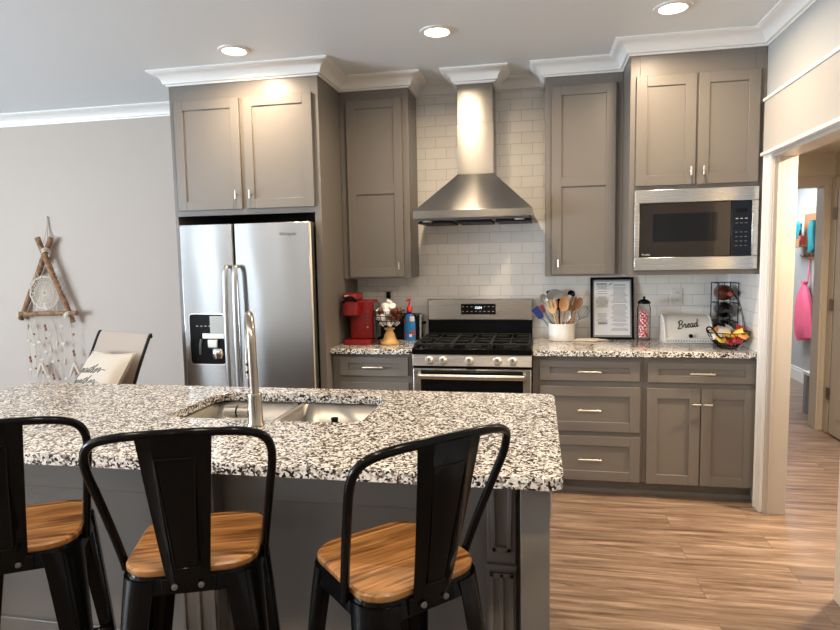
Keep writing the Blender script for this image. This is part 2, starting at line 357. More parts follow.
# ------------------------------------------------------------------ room shell
XW = 1.69; CH = 2.743; BK = 8.0; XL = -7.2
struct('floor', B().box(XL, 4.6, -4.3, BK, -.05, 0), M['floor'])
struct('ceiling', B().box(XL, XW + .12, -.12, BK, CH, CH + .08), M['ceil'])
struct('ceiling_hall', B().box(XW + .12, 2.92, -1.15, 4.0, 2.29, 2.34), M['hallwall'])
struct('ceiling_far_room', B().box(1.69, 4.6, -4.3, -1.15, 2.42, 2.5), M['trim'])
struct('wall_back', B().box(XL, XW + .12, -.12, 0, 0, CH), M['wall'])
struct('wall_back_tile', B().box(-.925, XW, 0, .008, .90, 2.67), M['tile'], label='white subway tile backsplash laid in running bond')
def wall_open(b, axis, fixed0, fixed1, a0, a1, z1, holes):
    """solid wall with rectangular holes; axis 'x': spans x, thickness d; 'd': spans d, thickness x"""
    def put(u0, u1, z0, zz):
        if u1 - u0 < 1e-4 or zz - z0 < 1e-4: return
        if axis == 'x': b.box(u0, u1, fixed0, fixed1, z0, zz)
        else: b.box(fixed0, fixed1, u0, u1, z0, zz)
    cur = a0
    for (h0, h1, hz0, hz1) in sorted(holes):
        put(cur, h0, 0, z1); put(h0, h1, 0, hz0); put(h0, h1, hz1, z1); cur = h1
    put(cur, a1, 0, z1); return b
OP0, OP1, OPZ = .735, 1.655, 2.035
struct('wall_right', wall_open(B(), 'd', XW, XW + .12, -.12, BK, CH, [(OP0, OP1, 0, OPZ)]), M['wall_white'])
struct('wall_right_tile', B().box(XW - .008, XW, .008, .60, .92, 1.378), M['tile_side'], label='white subway tile return beside the counter')
struct('wall_left', wall_open(B(), 'd', XL - .12, XL, -.12, BK, CH, [(3.3, 6.5, .5, 2.4)]), M['wall'])
struct('wall_behind', wall_open(B(), 'x', BK, BK + .12, XL, XW + .12, CH, [(-6.04, -5.40, .1, 2.2)]), M['wall'])
for i, (x0, x1, z0, z1) in enumerate([(-6.04, -5.40, .1, 2.2)]):
    w = B(); d = BK - .02
    for (a, b_, c, e) in ((x0 - .09, x0, z0 - .09, z1 + .09), (x1, x1 + .09, z0 - .09, z1 + .09), (x0, x1, z1, z1 + .09), (x0, x1, z0 - .09, z0)): w.box(a, b_, d, BK, c, e)
    struct('window_%d' % (i + 1), w, M['trim'])
w = B()
for (a, b_, c, e) in ((3.21, 3.3, .41, 2.49), (6.5, 6.59, .41, 2.49), (3.3, 6.5, 2.4, 2.49), (3.3, 6.5, .41, .5)): w.box(XL, XL + .02, a, b_, c, e)
w.box(XL - .06, XL, 4.37, 4.43, .5, 2.4); w.box(XL - .06, XL, 5.37, 5.43, .5, 2.4)
struct('window_2', w, M['trim'])
# crown moulding: profile (out, down) swept along mitred runs
CROWN = [(0, 0), (.097, 0), (.097, -.008), (.090, -.012), (.086, -.016), (.072, -.019), (.056, -.026), (.042, -.037), (.032, -.052), (.027, -.068), (.025, -.074), (.012, -.078), (.010, -.086), (0, -.086)]
def crown(b, pts, left=True, scale=1):
    """pts: (x,d) corners of the face line; moulding projects to the side given by left (in x,d plane)"""
    pts = [Vector((x, -d)) for x, d in pts]; n = len(pts); dirs = []
    for i in range(n - 1): dirs.append((pts[i + 1] - pts[i]).normalized())
    nor = [Vector((-v.y, v.x)) if left else Vector((v.y, -v.x)) for v in dirs]
    rings = []
    for i in range(n):
        if i == 0: m_ = nor[0]
        elif i == n - 1: m_ = nor[-1]
        else:
            m_ = nor[i - 1] + nor[i]; m_ = m_ / (1 + nor[i - 1].dot(nor[i]))
        rings.append([Vector((pts[i].x + m_.x * o * scale, pts[i].y + m_.y * o * scale, CH + h - .0005)) for o, h in CROWN])
    b.loft(rings, True); return b
struct('trim_1', crown(B(), [(XL, 0), (-1.966, 0)], left=False), M['trim'], label='white crown moulding along the wall beside the fridge')
struct('trim_2', crown(B(), [(-.448, .008), (-.125, .008)], left=False), M['trim'])
struct('trim_3', crown(B(), [(.135, .008), (.465, .008)], left=False), M['trim'])
struct('trim_4', crown(B(), [(XW, .615), (XW, BK)], left=False), M['trim'], label='white crown moulding along the right wall')
struct('trim_5', crown(B(), [(XL, BK), (XL, 0)], left=False), M['trim'])
# opening trim on the right wall
t = B()
t.box(XW - .018, XW, .645, OP0, 0, 2.045)                 # casing
t.box(XW - .024, XW - .018, .645, .662, 0, 2.045)
struct('trim_6', t, M['trim'], .002, 'white casing at the side of the hall opening')
t = B(); t.box(XW, XW + .12, OP0, OP0 + .012, 0, OPZ - .012); t.box(XW + .02, XW + .03, OP0 + .012, OP0 + .02, 0, OPZ - .012)
t.box(XW, XW + .12, OP0, OP1, OPZ - .012, OPZ); 
struct('trim_7', t, M['cream'], .001, 'cream jamb of the hall opening')
t = B(); t.box(XW - .018, XW, OP1, OP1 + .09, 0, 2.045); t.box(XW, XW + .12, OP1 - .012, OP1, 0, OPZ - .012)
struct('trim_8', t, M['trim'], .002)
t = B(); t.box(XW - .022, XW, .635, 1.76, 2.062, 2.345)
struct('trim_9', t, M['frieze'], .002, 'wide cream frieze board over the hall opening')
t = B(); t.box(XW - .034, XW, .625, 1.77, 2.043, 2.063); t.box(XW - .030, XW, .628, 1.767, 2.343, 2.362)
struct('trim_10', t, M['trim'], .003, 'thin white fillets above and below the frieze board')
bb = [[(0, 0), (.016, 0), (.016, .11), (.010, .13), (0, .14)]]
struct('baseboard_back', B().box(XL, -1.97, 0, .016, 0, .14), M['trim'], .004)
struct('baseboard_right', B().box(XW - .016, XW, 1.75, BK, 0, .14), M['trim'], .004)
# hall and far room
struct('wall_hall_north', wall_open(B(), 'x', -1.27, -1.15, XW + .0, 2.92, 2.42, [(1.99, 2.73, 0, 2.03)]), M['hallwall'])
struct('wall_hall_west', B().box(XW, XW + .12, -1.15, -.12, 0, 2.42), M['hallwall'])
struct('wall_hall_east', B().box(2.80, 2.92, -1.15, 4.0, 0, 2.42), M['hallwall'])
t = B(); t.box(2.73, 2.80, -1.15, -1.13, 0, 2.03); t.box(1.9, 2.80, -1.15, -1.13, 2.03, 2.115); t.box(1.9, 1.99, -1.15, -1.13, 0, 2.03); t.box(2.715, 2.73, -1.27, -1.13, 0, 2.03); t.box(2.735, 2.75, -1.13, -1.122, 0, 2.04)
struct('trim_11', t, M['cream'], .002)
struct('wall_far_east', B().box(3.4, 3.5, -4.3, -1.27, 0, 2.42), M['wall_white'])
struct('wall_far_north', B().box(1.69, 3.4, -4.3, -4.2, 0, 2.42), M['wall_white'])
struct('wall_far_west', B().box(1.69, 1.75, -4.2, -1.27, 0, 2.42), M['wall_white'])
t = B(); t.box(3.382, 3.4, -4.2, -1.27, 0, .13); t.box(3.388, 3.4, -4.2, -1.27, .13, .16)
struct('baseboard_far', t, M['trim'], .003)
d1 = B(); d1.box(2.762, 2.80, -1.0, -.22, .01, 2.02); dr = struct('door_1', d1, M['cream'], .002, 'cream hall door at the right edge')
for i, (z0, z1) in enumerate([(.16, .9), (1.02, 1.9)]):
    B().box(2.757, 2.762, -.88, -.34, z0, z1).build('door_panel', M['cream'], dr, .003)
for z in (.335, 1.065, 1.80):
    B().box(2.755, 2.765, -1.06, -1.0, z - .045, z + .045).cyl(P(2.756, -1.03, z - .05), P(2.756, -1.03, z + .05), .007).build('hinge', M['hinge'], dr, label='dark metal hinge')
t = B(); t.box(2.766, 2.80, -1.125, -1.03, 0, 2.09); struct('trim_12', t, M['cream'], .003)
# things seen through the doorway
bn = thing('low_bench', 'small grey bench with white top in the room beyond the hall', 'bench', P(2.97, -1.62, 0))
B().box(2.86, 3.3, -1.78, -1.45, .36, .39).build('bench_top', M['trim'], bn, .003)
for (x, d) in ((2.90, -1.74), (3.26, -1.74), (2.90, -1.49), (3.26, -1.49)):
    B().box(x - .035, x + .035, d - .03, d + .03, 0, .36).build('leg', M['greypaint'], bn, .003)
pb = thing('drawstring_bag', 'pink drawstring bag hanging on the far room wall', 'bag', P(3.36, -3.0, .5))
rings = []
for k, (z, hw, th) in enumerate([(.52, .16, .03), (.56, .20, .05), (.70, .205, .06), (.90, .17, .06), (1.05, .10, .045), (1.13, .035, .03), (1.17, .06, .03)]):
    rings.append([P(3.335 + th * cos(a) * .9 + (.01 * sin(7 * a) if k < 5 else 0), -3.05 + .1 * (1.15 - z) + hw * sin(a) * (1 + .06 * sin(5 * a)), z + (.03 * sin(a) if k == 0 else 0)) for a in [2 * pi * j / 24 for j in range(24)]])
B().loft(rings).build('bag_body', M['pink'], pb)
B().tube([P(3.36, -3.05, 1.14), P(3.385, -3.06, 1.30), P(3.39, -3.06, 1.42)], .006, 6).tube([P(3.36, -3.03, 1.14), P(3.38, -3.04, 1.28), P(3.39, -3.06, 1.42)], .006, 6).build('cord', M['pink'], pb)
sh = thing('wall_shelf', 'small brown wooden shelf with hooks on the far room wall', 'shelf', P(3.39, -3.05, 1.45))
B().box(3.38, 3.4, -3.22, -2.88, 1.42, 1.92).build('backboard', M['shelfwood'], sh, .003)
B().box(3.24, 3.38, -3.30, -2.98, 1.55, 1.575).box(3.24, 3.252, -3.30, -2.98, 1.575, 1.64).build('ledge', M['shelfwood'], sh, .002)
for dd in (-3.15, -3.05, -2.95): B().tube([P(3.38, dd, 1.46), P(3.34, dd, 1.44), P(3.325, dd, 1.47)], .006, 6).build('hook', M['hinge'], sh)
tb = B()
for (a, z0, z1, w_) in ((-3.27, 1.66, 1.80, .05), (-3.16, 1.64, 1.84, .06)):
    tb.loft([[P(3.30 + .03 * cos(q) * s_, a + .02 * sin(z * 40) + w_ * sin(q) * s_ * (1 + .25 * sin(3 * q + z * 30)), z) for q in [2 * pi * j / 18 for j in range(18)]] for z, s_ in ((z0, .8), (z0 + .04, 1.1), ((z0 + z1) / 2, .75), (z1 - .03, .9), (z1, .3))])
tag(recenter(tb.build('cloth_bundle', M['teal'])), 'teal cloth bundle sitting on the small wooden shelf', 'cloth')
tb = B().loft([[P(3.345 + .03 * cos(q), -2.93 + .02 * sin(z * 25) + .05 * sin(q) * s_ * (1 + .2 * sin(4 * q)), z) for q in [2 * pi * j / 18 for j in range(18)]] for z, s_ in ((1.49, .7), (1.53, 1.2), (1.62, .9), (1.72, 1.15), (1.80, .6), (1.84, .3))])
tag(recenter(tb.build('hanging_scarf', M['teal'])), 'long teal scarf hanging at the right end of the shelf', 'scarf')
tag(recenter(B().box(3.27, 3.33, -3.10, -3.03, 1.577, 1.68).build('small_box', M['labelred'], None, .004)), 'small red and white box on the shelf ledge', 'box')

# ------------------------------------------------------------------ cabinets
def shaker(b, x0, x1, z0, z1, d, t=.02, st=.06, rec=.009, mids=(), rl=None):
    rl = rl or st
    b.box(x0, x0 + st, d - t, d, z0, z1); b.box(x1 - st, x1, d - t, d, z0, z1)
    b.box(x0 + st, x1 - st, d - t, d, z0, z0 + rl); b.box(x0 + st, x1 - st, d - t, d, z1 - rl, z1)
    for (m0, m1) in mids: b.box(x0 + st, x1 - st, d - t, d, m0, m1)
    b.box(x0 + st - .002, x1 - st + .002, d - t, d - rec, z0 + rl - .002, z1 - rl + .002)
    return b
def bar_pull(x, d, z, L, parent, vertical=False, single=False):
    b = B(); o = .026
    if vertical: b.cyl(P(x, d + o, z - L / 2), P(x, d + o, z + L / 2), .0058, 12)
    else: b.cyl(P(x - L / 2, d + o, z), P(x + L / 2, d + o, z), .0058, 12)
    offs = (0,) if single else (-L * .37, L * .37)
    for q in offs:
        c = P(x, d, z + q) if vertical else P(x + q, d, z)
        b.cyl(c, c + Vector((0, -o, 0)), .0048, 10)
    return b.build('handle', M['nickel'], parent, label='brushed nickel bar handle')
CAB = M['cab']
# refrigerator surround
fc = thing('refrigerator_cabinet', 'tall taupe cabinet boxing in the steel refrigerator', 'cabinet', P(-1.45, .36, 0))
FX0, FX1, FD = -1.966, -.937, .715
B().box(FX0, FX0 + .022, 0.002, FD, 0, 2.66).build('side_panel', CAB, fc, .0015)
B().box(FX1 - .045, FX1, 0.002, FD, 0, 2.66).build('side_panel', CAB, fc, .0015)
b = B(); b.box(FX0 + .022, FX1 - .045, .02, FD - .02, 1.85, 2.66); b.box(FX0 + .022, FX1 - .045, FD - .02, FD, 1.812, 1.87); b.box(FX0 + .022, FX1 - .045, FD - .02, FD, 2.54, 2.66)
b.box(-1.478, -1.437, FD - .02, FD, 1.87, 2.54); b.box(FX0 + .022, -1.90, FD - .02, FD, 1.87, 2.54); b.box(-.99, -.982, FD - .02, FD, 1.87, 2.54)
b.build('face_frame', CAB, fc, .0012)
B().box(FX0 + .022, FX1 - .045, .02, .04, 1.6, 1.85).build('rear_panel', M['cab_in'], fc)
for (x0, x1, hx) in ((-1.925, -1.470, -1.503), (-1.440, -.977, -1.405)):
    dd = shaker(B(), x0, x1, 1.848, 2.553, FD + .02).build('door', CAB, fc, .0015)
    bar_pull(hx, FD + .02, 1.938, .055, dd, True, True)
crown(B(), [(FX0, 0.0), (FX0, FD), (FX1, FD), (FX1, .31)], left=False).build('crown_moulding', M['trim'], fc, label='white crown moulding')
# upper cabinets
UD = .300
def upper(name, label, x0, x1, dx0, dx1, hx, mids, crown_pts):
    u = thing(name, label, 'cabinet', P((x0 + x1) / 2, UD / 2, 1.369))
    b = B(); b.box(x0, x1, .009, UD - .02, 1.372, 2.66)
    b.box(x0, dx0 + .012, UD - .02, UD, 1.369, 2.66); b.box(dx1 - .012, x1, UD - .02, UD, 1.369, 2.66); b.box(dx0 + .012, dx1 - .012, UD - .02, UD, 1.369, 1.40); b.box(dx0 + .012, dx1 - .012, UD - .02, UD, 2.57, 2.66)
    b.build('cabinet_body', CAB, u, .0015)
    dd = shaker(B(), dx0, dx1, 1.382, 2.592, UD + .02, mids=mids).build('door', CAB, u, .0015)
    bar_pull(hx, UD + .02, 1.455, .05, dd, True, True)
    crown(B(), crown_pts, left=False).build('crown_moulding', M['trim'], u, label='white crown moulding')
    return u
upper('upper_cabinet', 'narrow single-door taupe upper cabinet between refrigerator and range hood', -.925 - .010, -.448, -.884, -.493, -.525, [(1.952, 2.02)], [(-.936, UD), (-.448, UD), (-.448, .008)])
upper('upper_cabinet', 'narrow single-door taupe upper cabinet between range hood and microwave cabinet', .465, .951, .508, .907, .548, [(1.952, 2.012)], [(.465, .008), (.465, UD), (.951, UD)])
# microwave tower
TX0, TX1, TD = .952, XW - .002, .60
mc = thing('microwave_cabinet', 'deep taupe wall cabinet with double doors above the built-in microwave', 'cabinet', P(1.32, .3, 1.379))
b = B(); b.box(TX0, TX0 + .02, .01, TD - .02, 1.379, 2.66); b.box(TX1 - .02, TX1, .01, TD - .02, 1.379, 2.66); b.box(TX0 + .02, TX1 - .02, .01, TD - .02, 1.379, 1.40); b.box(TX0 + .02, TX1 - .02, .01, TD - .02, 1.885, 1.91); b.box(TX0 + .02, TX1 - .02, .01, TD - .02, 2.60, 2.66)
b.box(TX0 + .02, TX1 - .02, .01, .02, 1.40, 2.60)
b.build('cabinet_body', CAB, mc, .0015)
b = B(); b.box(TX0, 1.005, TD - .02, TD, 1.379, 2.66); b.box(1.63, TX1, TD - .02, TD, 1.379, 2.66); b.box(1.005, 1.63, TD - .02, TD, 1.379, 1.43); b.box(1.005, 1.63, TD - .02, TD, 1.86, 1.925); b.box(1.005, 1.63, TD - .02, TD, 2.50, 2.66); b.box(1.30, 1.34, TD - .02, TD, 1.925, 2.50)
b.build('face_frame', CAB, mc, .0012)
for (x0, x1, hx) in ((.984, 1.314, 1.287), (1.326, 1.652, 1.356)):
    dd = shaker(B(), x0, x1, 1.905, 2.535, TD + .02).build('door', CAB, mc, .0015)
    bar_pull(hx, TD + .02, 1.98, .05, dd, True, True)
crown(B(), [(TX0, UD + .02), (TX0, TD), (XW, TD)], left=False).build('crown_moulding', M['trim'], mc, label='white crown moulding')
# microwave
mw = thing('microwave', 'built-in stainless steel microwave with dark glass front', 'microwave', P(1.32, .4, 1.408))
MD = .626
b = B(); b.box(.981, 1.659, TD + .001, MD, 1.408, 1.484); b.box(.981, 1.659, TD + .001, MD, 1.803, 1.881); b.box(.981, 1.008, TD + .001, MD, 1.484, 1.803); b.box(1.625, 1.659, TD + .001, MD, 1.484, 1.803)
b.build('trim_frame', M['steel'], mw, .003)
B().box(1.01, 1.622, .12, TD + .0, 1.432, 1.858).build('oven_body', M['blackplastic'], mw)
md = B().box(1.009, 1.513, TD + .0, MD - .004, 1.486, 1.801).build('door', M['brownglass'], mw, .002)
B().box(1.085, 1.44, MD - .004, MD - .0032, 1.575, 1.74).build('viewing_window', M['glass_black'], md)
cp = B().box(1.515, 1.624, TD + .0, MD - .005, 1.486, 1.801).build('control_panel', M['glass_black'], mw, .002)
B().box(1.54, 1.60, MD - .005, MD - .0042, 1.735, 1.758).build('display', M['blackplastic'], cp)
for r_ in range(7):
    for c_ in range(3):
        if r_ == 2: continue
        x = 1.545 + c_ * .025; z = 1.70 - r_ * .026
        B().box(x - .007, x + .007, MD - .005, MD - .0044, z - .0022, z + .0022).build('button', M['darkgrey'] if r_ else M['grey'], cp)
lettering('Profile', .018, 1.048, MD - .0038, 1.500, M['grey'], md)
# base cabinets
BD = .60; BT = .885
def base(name, label, x0, x1, drawers, doors, sx0=None):
    c = thing(name, label, 'cabinet', P((x0 + x1) / 2, .3, 0))
    b = B(); b.box(x0, x1, .01, BD - .02, .10, BT); b.box(x0, x1, BD - .02, BD, .10, BT)
    b.build('cabinet_body', CAB, c, .0015)
    t_ = B().box(x0, x1, .02, .535, 0, .10); t_.box(x0, x1, .535, .547, 0, .028); t_.build('toe_kick', CAB, c, .001)
    for (a, e, z0, z1, L) in drawers:
        o = shaker(B(), a, e, z0, z1, BD + .02, rl=.042 if z1 - z0 < .16 else .06).build('drawer', CAB, c, .0015)
        bar_pull((a + e) / 2, BD + .02, (z0 + z1) / 2 - .003, L, o)
    for (a, e, z0, z1, hx) in doors:
        o = shaker(B(), a, e, z0, z1, BD + .02).build('door', CAB, c, .0015)
        bar_pull(hx, BD + .02, .604, .05, o, False, True)
    return c
base('base_cabinet', 'taupe base cabinet under the red coffee maker, between refrigerator and range', -.936, -.383, [(-.881, -.415, .738, .863, .135), (-.881, -.415, .42, .693, .135), (-.881, -.415, .105, .39, .135)], [])
base('base_cabinet', 'three-drawer taupe base cabinet just right of the range', .383, 1.047, [(.427, 1.025, .732, .856, .14), (.427, 1.028, .413, .694, .14), (.427, 1.03, .10, .383, .14)], [])
base('base_cabinet', 'taupe base cabinet with one drawer over two doors beside the hall opening', 1.048, XW - .002, [(1.071, 1.678, .730, .853, .14)], [(1.068, 1.371, .098, .692, 1.345), (1.378, 1.677, .098, .692, 1.408)])
tag(recenter(B().box(-.936, -.382, .009, .645, BT + .001, .92).build('countertop', M['granite'], None, .004)), 'short speckled granite countertop left of the range', 'countertop')
tag(recenter(B().box(.382, XW - .001, .009, .645, BT + .001, .92).build('countertop', M['granite'], None, .004)), 'long speckled granite countertop right of the range', 'countertop')

# ------------------------------------------------------------------ refrigerator
fr = thing('refrigerator', 'stainless steel side-by-side refrigerator with ice and water dispenser', 'refrigerator', P(-1.45, .4, 0))
B().box(-1.895, -1.005, .06, .70, .02, 1.745).build('cabinet_body', M['darkgrey'], fr, .004)
B().box(-1.87, -1.03, .62, .70, 0, .09).build('base_grille', M['blackplastic'], fr, .003)
def fdoor(x0, x1):
    b = B(); n = 14; bulge = .004
    ring0 = []; r1 = []
    prof = [(x0, .712), (x0, 0.7830), (x0 + .008, 0.7940)] + [(x0 + .008 + (x1 - x0 - .016) * k / n, 0.7940 + bulge * sin(pi * k / n)) for k in range(1, n)] + [(x1 - .008, 0.7940), (x1, 0.7830), (x1, .712)]
    b.loft([[P(x, d, .10) for x, d in prof], [P(x, d, 1.75) for x, d in prof]]); return b
dl = fdoor(-1.900, -1.522).build('door', M['steel_f'], fr, .003); drr = fdoor(-1.511, -.988).build('door', M['steel_f'], fr, .003)
def fhandle(x, s, par):
    path = catmull([P(x, 0.8010, .40), P(x, 0.8460, .42), P(x, 0.8640, .6), P(x, 0.8710, .95), P(x, 0.8640, 1.3), P(x, 0.8480, 1.46), P(x, 0.8010, 1.475)], 6)
    b = B(); rings = []
    for i, p in enumerate(path):
        t_ = (path[min(i + 1, len(path) - 1)] - path[max(i - 1, 0)]).normalized(); nx = Vector((1, 0, 0)); ny = t_.cross(nx)
        rings.append([p + nx * (.017 * cos(a)) + ny * (.010 * sin(a)) for a in [2 * pi * k / 14 for k in range(14)]])
    b.loft(rings).build('handle', M['satin'], par, label='long bowed satin door handle')
fhandle(-1.550, 1, dl); fhandle(-1.484, 1, drr)
dp = B(); pl = rounded(-1.845, -1.597, .836, 1.166, .022)
dp.loft([[P(x, 0.7910, z) for x, z in pl], [P(x, 0.8085, z) for x, z in pl]])
dsp = dp.build('dispenser', M['black'], dl, .001)
b = B(); pi_ = rounded(-1.845, -1.597, .836, 1.166, .022); po = rounded(-1.851, -1.591, .830, 1.172, .026)
def frame_ring(b, inner, outer, d0, d1):
    n = len(inner); V = [[b.bm.verts.new(P(x, d, z)) for x, z in r] for r, d in ((inner, d0), (outer, d0), (outer, d1), (inner, d1))]
    for a, c in ((0, 1), (1, 2), (2, 3), (3, 0)):
        for i in range(n): b.bm.faces.new([V[a][i], V[a][(i + 1) % n], V[c][(i + 1) % n], V[c][i]])
frame_ring(b, pi_, po, 0.7980, 0.8105); b.build('bezel', M['chrome'], dsp)
B().box(-1.70, -1.60, 0.8086, 0.8092, 1.03, 1.155).build('reflective_panel', M['cool'], dsp, .002)
B().box(-1.755, -1.60, 0.8086, 0.8150, 1.005, 1.04).build('spout_bar', M['nickel'], dsp, .002)
B().box(-1.715, -1.645, 0.8086, 0.8260, .945, 1.0).build('paddle', M['nickel'], dsp, .005)
B().lathe([(.0, 0), (.036, .004), (.042, .03), (.038, .06), (.030, .07)], P(-1.648, 0.8090, .872), 16).build('ice_chute', M['chrome'], dsp)
B().tube([P(-1.775, 0.8120, .90), P(-1.77, 0.8160, .96), P(-1.765, 0.8120, 1.0)], .008, 8).build('lever', M['darkgrey'], dsp)
for k in range(4): B().box(-1.80 + .03 * k, -1.785 + .03 * k, 0.8086, 0.8090, 1.085, 1.09).build('button', M['grey'], dsp)
lettering('Whirlpool', .026, -1.14, 0.8057, 1.675, M['darkgrey'], drr)

# ------------------------------------------------------------------ range hood
hd = thing('range_hood', 'stainless steel chimney range hood above the stove', 'range hood', P(0, .25, 1.76))
b = B(); hx, hd_ = .382, .51
b.loft([[P(-hx, .009, 1.762), P(hx, .009, 1.762), P(hx, hd_, 1.762), P(-hx, hd_, 1.762)], [P(-hx, .009, 1.812), P(hx, .009, 1.812), P(hx, hd_, 1.812), P(-hx, hd_, 1.812)], [P(-.118, .009, 2.064), P(.127, .009, 2.064), P(.127, .29, 2.064), P(-.118, .29, 2.064)]])
b.build('canopy', M['steel_h'], hd, .002)
B().box(-.118, .127, .009, .29, 2.064, 2.40).build('chimney_cover', M['steel_h'], hd, .002)
B().box(-.114, .123, .009, .285, 2.40, 2.70).build('chimney_extension', M['steel_h'], hd, .002)
B().box(-hx + .02, hx - .02, .03, hd_ - .02, 1.752, 1.762).build('underside', M['darkgrey'], hd)
for x in (-.26, 0, .26): B().box(x - .115, x + .115, .06, .40, 1.735, 1.752).build('grease_filter', M['iron'], hd, .004)
for x in (-.30, .30): B().lathe([(.03, 0), (.033, .006), (0.02, .012)], P(x, .45, 1.742), 16).build('hood_light', M['grey'], hd)
for k in range(4): B().lathe([(.009, 0), (.009, .004), (.006, .006)], P(.14 + .035 * k, hd_ + .006, 1.787), 12, 'y').build('button', M['darkgrey'], hd) if False else None
crown(B(), [(-.122, .009), (-.122, .292), (.131, .292), (.131, .009)], left=False).box(-.122, .131, .009, .292, 2.655, 2.66).build('crown_moulding', M['trim'], hd, label='white crown moulding')

# ------------------------------------------------------------------ gas range
rg = thing('gas_range', 'freestanding stainless and black gas range with five knobs', 'stove', P(0, .35, 0))
RX = .378
B().box(-RX, RX, .02, .63, .04, .905).build('range_body', M['blackplastic'], rg, .003)
B().box(-RX + .02, RX - .02, .1, .58, 0, .04).build('plinth', M['blackplastic'], rg)
b = B(); b.box(-RX, RX, .06, .665, .905, .922); b.box(-RX, RX, .645, .668, .893, .93); b.box(-RX, -RX + .018, .06, .66, .922, .935); b.box(RX - .018, RX, .06, .66, .922, .935)
b.build('cooktop', M['black'], rg, .004)
B().loft([[P(-RX, .63, .818), P(RX, .63, .818), P(RX, .662, .818), P(-RX, .662, .818)], [P(-RX, .63, .895), P(RX, .63, .895), P(RX, .648, .895), P(-RX, .648, .895)]]).build('control_panel', M['steel'], rg, .003)
for x in (-.265, -.178, -.009, .167, .262):
    k = B().lathe([(.027, 0), (.027, .006), (.022, .010), (.0215, .028), (.018, .032), (.0, .032)], (0, 0, 0), 24, 'y')
    k.xf(Matrix.Translation(P(x, .657, .857)) @ Matrix.Rotation(pi, 4, 'Z'))
    ko = k.build('knob', M['knob'], rg)
    B().box(x - .0025, x + .0025, .688, .6925, .852, .876).build('indicator', M['darkgrey'], ko)
od = B().box(-RX + .003, RX - .003, .63, .655, .20, .800).build('oven_door', M['steel'], rg, .004)
B().box(-.325, .325, .655, .658, .27, .79).build('oven_glass', M['glass_black'], od, .003)
hb = B(); pth = [P(-.335, .655, .757), P(-.335, .69, .757), P(-.33, .703, .757)] + [P(-.31 + .62 * i / 8, .703 + .008 * sin(pi * i / 8), .757) for i in range(9)] + [P(.33, .703, .757), P(.335, .69, .757), P(.335, .655, .757)]
rings = []
for i, p in enumerate(pth):
    t_ = (pth[min(i + 1, len(pth) - 1)] - pth[max(i - 1, 0)]).normalized(); nz = Vector((0, 0, 1)); ny = t_.cross(nz)
    rings.append([p + nz * .017 * cos(a) + ny * .010 * sin(a) for a in [2 * pi * k / 14 for k in range(14)]])
hb.loft(rings).build('handle', M['nickel'], od)
B().box(-.03, .03, .658, .662, .800, .812).build('latch_plate', M['blackplastic'], rg)
B().box(-RX + .003, RX - .003, .63, .652, .05, .19).build('drawer', M['steel'], rg, .004)
bg = B().loft([[P(-RX, .012, .922), P(RX, .012, .922), P(RX, .05, .922), P(-RX, .05, .922)], [P(-RX, .012, 1.06), P(RX, .012, 1.06), P(RX, .046, 1.06), P(-RX, .046, 1.06)]]).build('rear_guard', M['blackplastic'], rg, .003)
bp_ = B().box(-RX, RX, .012, .062, 1.052, 1.205).build('backguard_panel', M['steel'], rg, .006)
ov = B().box(-.134, .118, .0615, .0635, 1.093, 1.170).build('oven_control', M['glass_black'], bp_, .004)
lettering('12:04', .024, -.008, .0642, 1.142, M['display'], ov, 'clock_digits')
for r_, z in ((0, 1.15), (1, 1.115)):
    for k in range(8):
        x = -.118 + .031 * k
        if r_ == 0 and abs(x + .008) < .045: continue
        B().box(x - .007, x + .007, .0635, .0639, z - .0018, z + .0018).build('button', M['grey'], ov)
for gx in (-.245, 0, .245):
    b = B(); w_ = .118; z = .962
    for (a, e) in ((-w_, .10), (w_, .10)): b.box(gx + a - .006, gx + a + .006, .10, .635, z - .012, z)
    for d in (.10, .365, .635): b.box(gx - w_, gx + w_, d - .006, d + .006, z - .012, z)
    for d in (.235, .50):
        b.box(gx - w_, gx - .03, d - .005, d + .005, z - .010, z + .002); b.box(gx + .03, gx + w_, d - .005, d + .005, z - .010, z + .002)
        b.box(gx - .005, gx + .005, d - .13, d - .03, z - .010, z + .002); b.box(gx - .005, gx + .005, d + .03, d + .13, z - .010, z + .002)
    for (sx, d) in ((-1, .10), (1, .10), (-1, .635), (1, .635)): b.box(gx + sx * w_ - .008, gx + sx * w_ + .008, d - .008, d + .008, .922, z - .01)
    b.build('grate', M['iron'], rg, .002)
    for d in (.235, .50): B().lathe([(.055, 0), (.055, .006), (.042, .012), (.042, .02), (.0, .022)], P(gx, d, .922), 20).build('burner', M['iron'], rg)

# ------------------------------------------------------------------ island
il = thing('kitchen_island', 'taupe kitchen island cabinet under the large granite top', 'island', P(-.8, 2.2, 0))
IX0, IX1, ID0, ID1 = -1.98, .449, 1.885, 2.57
b = B(); b.box(IX0 + .02, IX1 - .01, ID1 - .02, ID1, 0, BT); b.box(IX0 + .02, IX1 - .01, ID0, ID0 + .02, .1, BT); b.box(IX0 + .02, IX1 - .01, ID0 + .06, ID0 + .08, 0, .1); b.box(IX0 + .02, IX0 + .04, ID0, ID1, 0, BT)
b.build('cabinet_body', CAB, il, .0015)
b = B(); b.box(IX0 + .02, .368, ID1, ID1 + .012, .69, BT); b.build('top_rail', CAB, il, .002)
B().box(IX0 + .02, .368, ID1, ID1 + .014, 0, .165).build('baseboard', CAB, il, .003)
B().box(.368, IX1, ID0 - .0, 2.80, 0, BT).build('end_panel', CAB, il, .002)
B().box(IX0 - .0, IX0 + .02, ID0, 2.80, 0, BT).build('end_panel', CAB, il, .002)
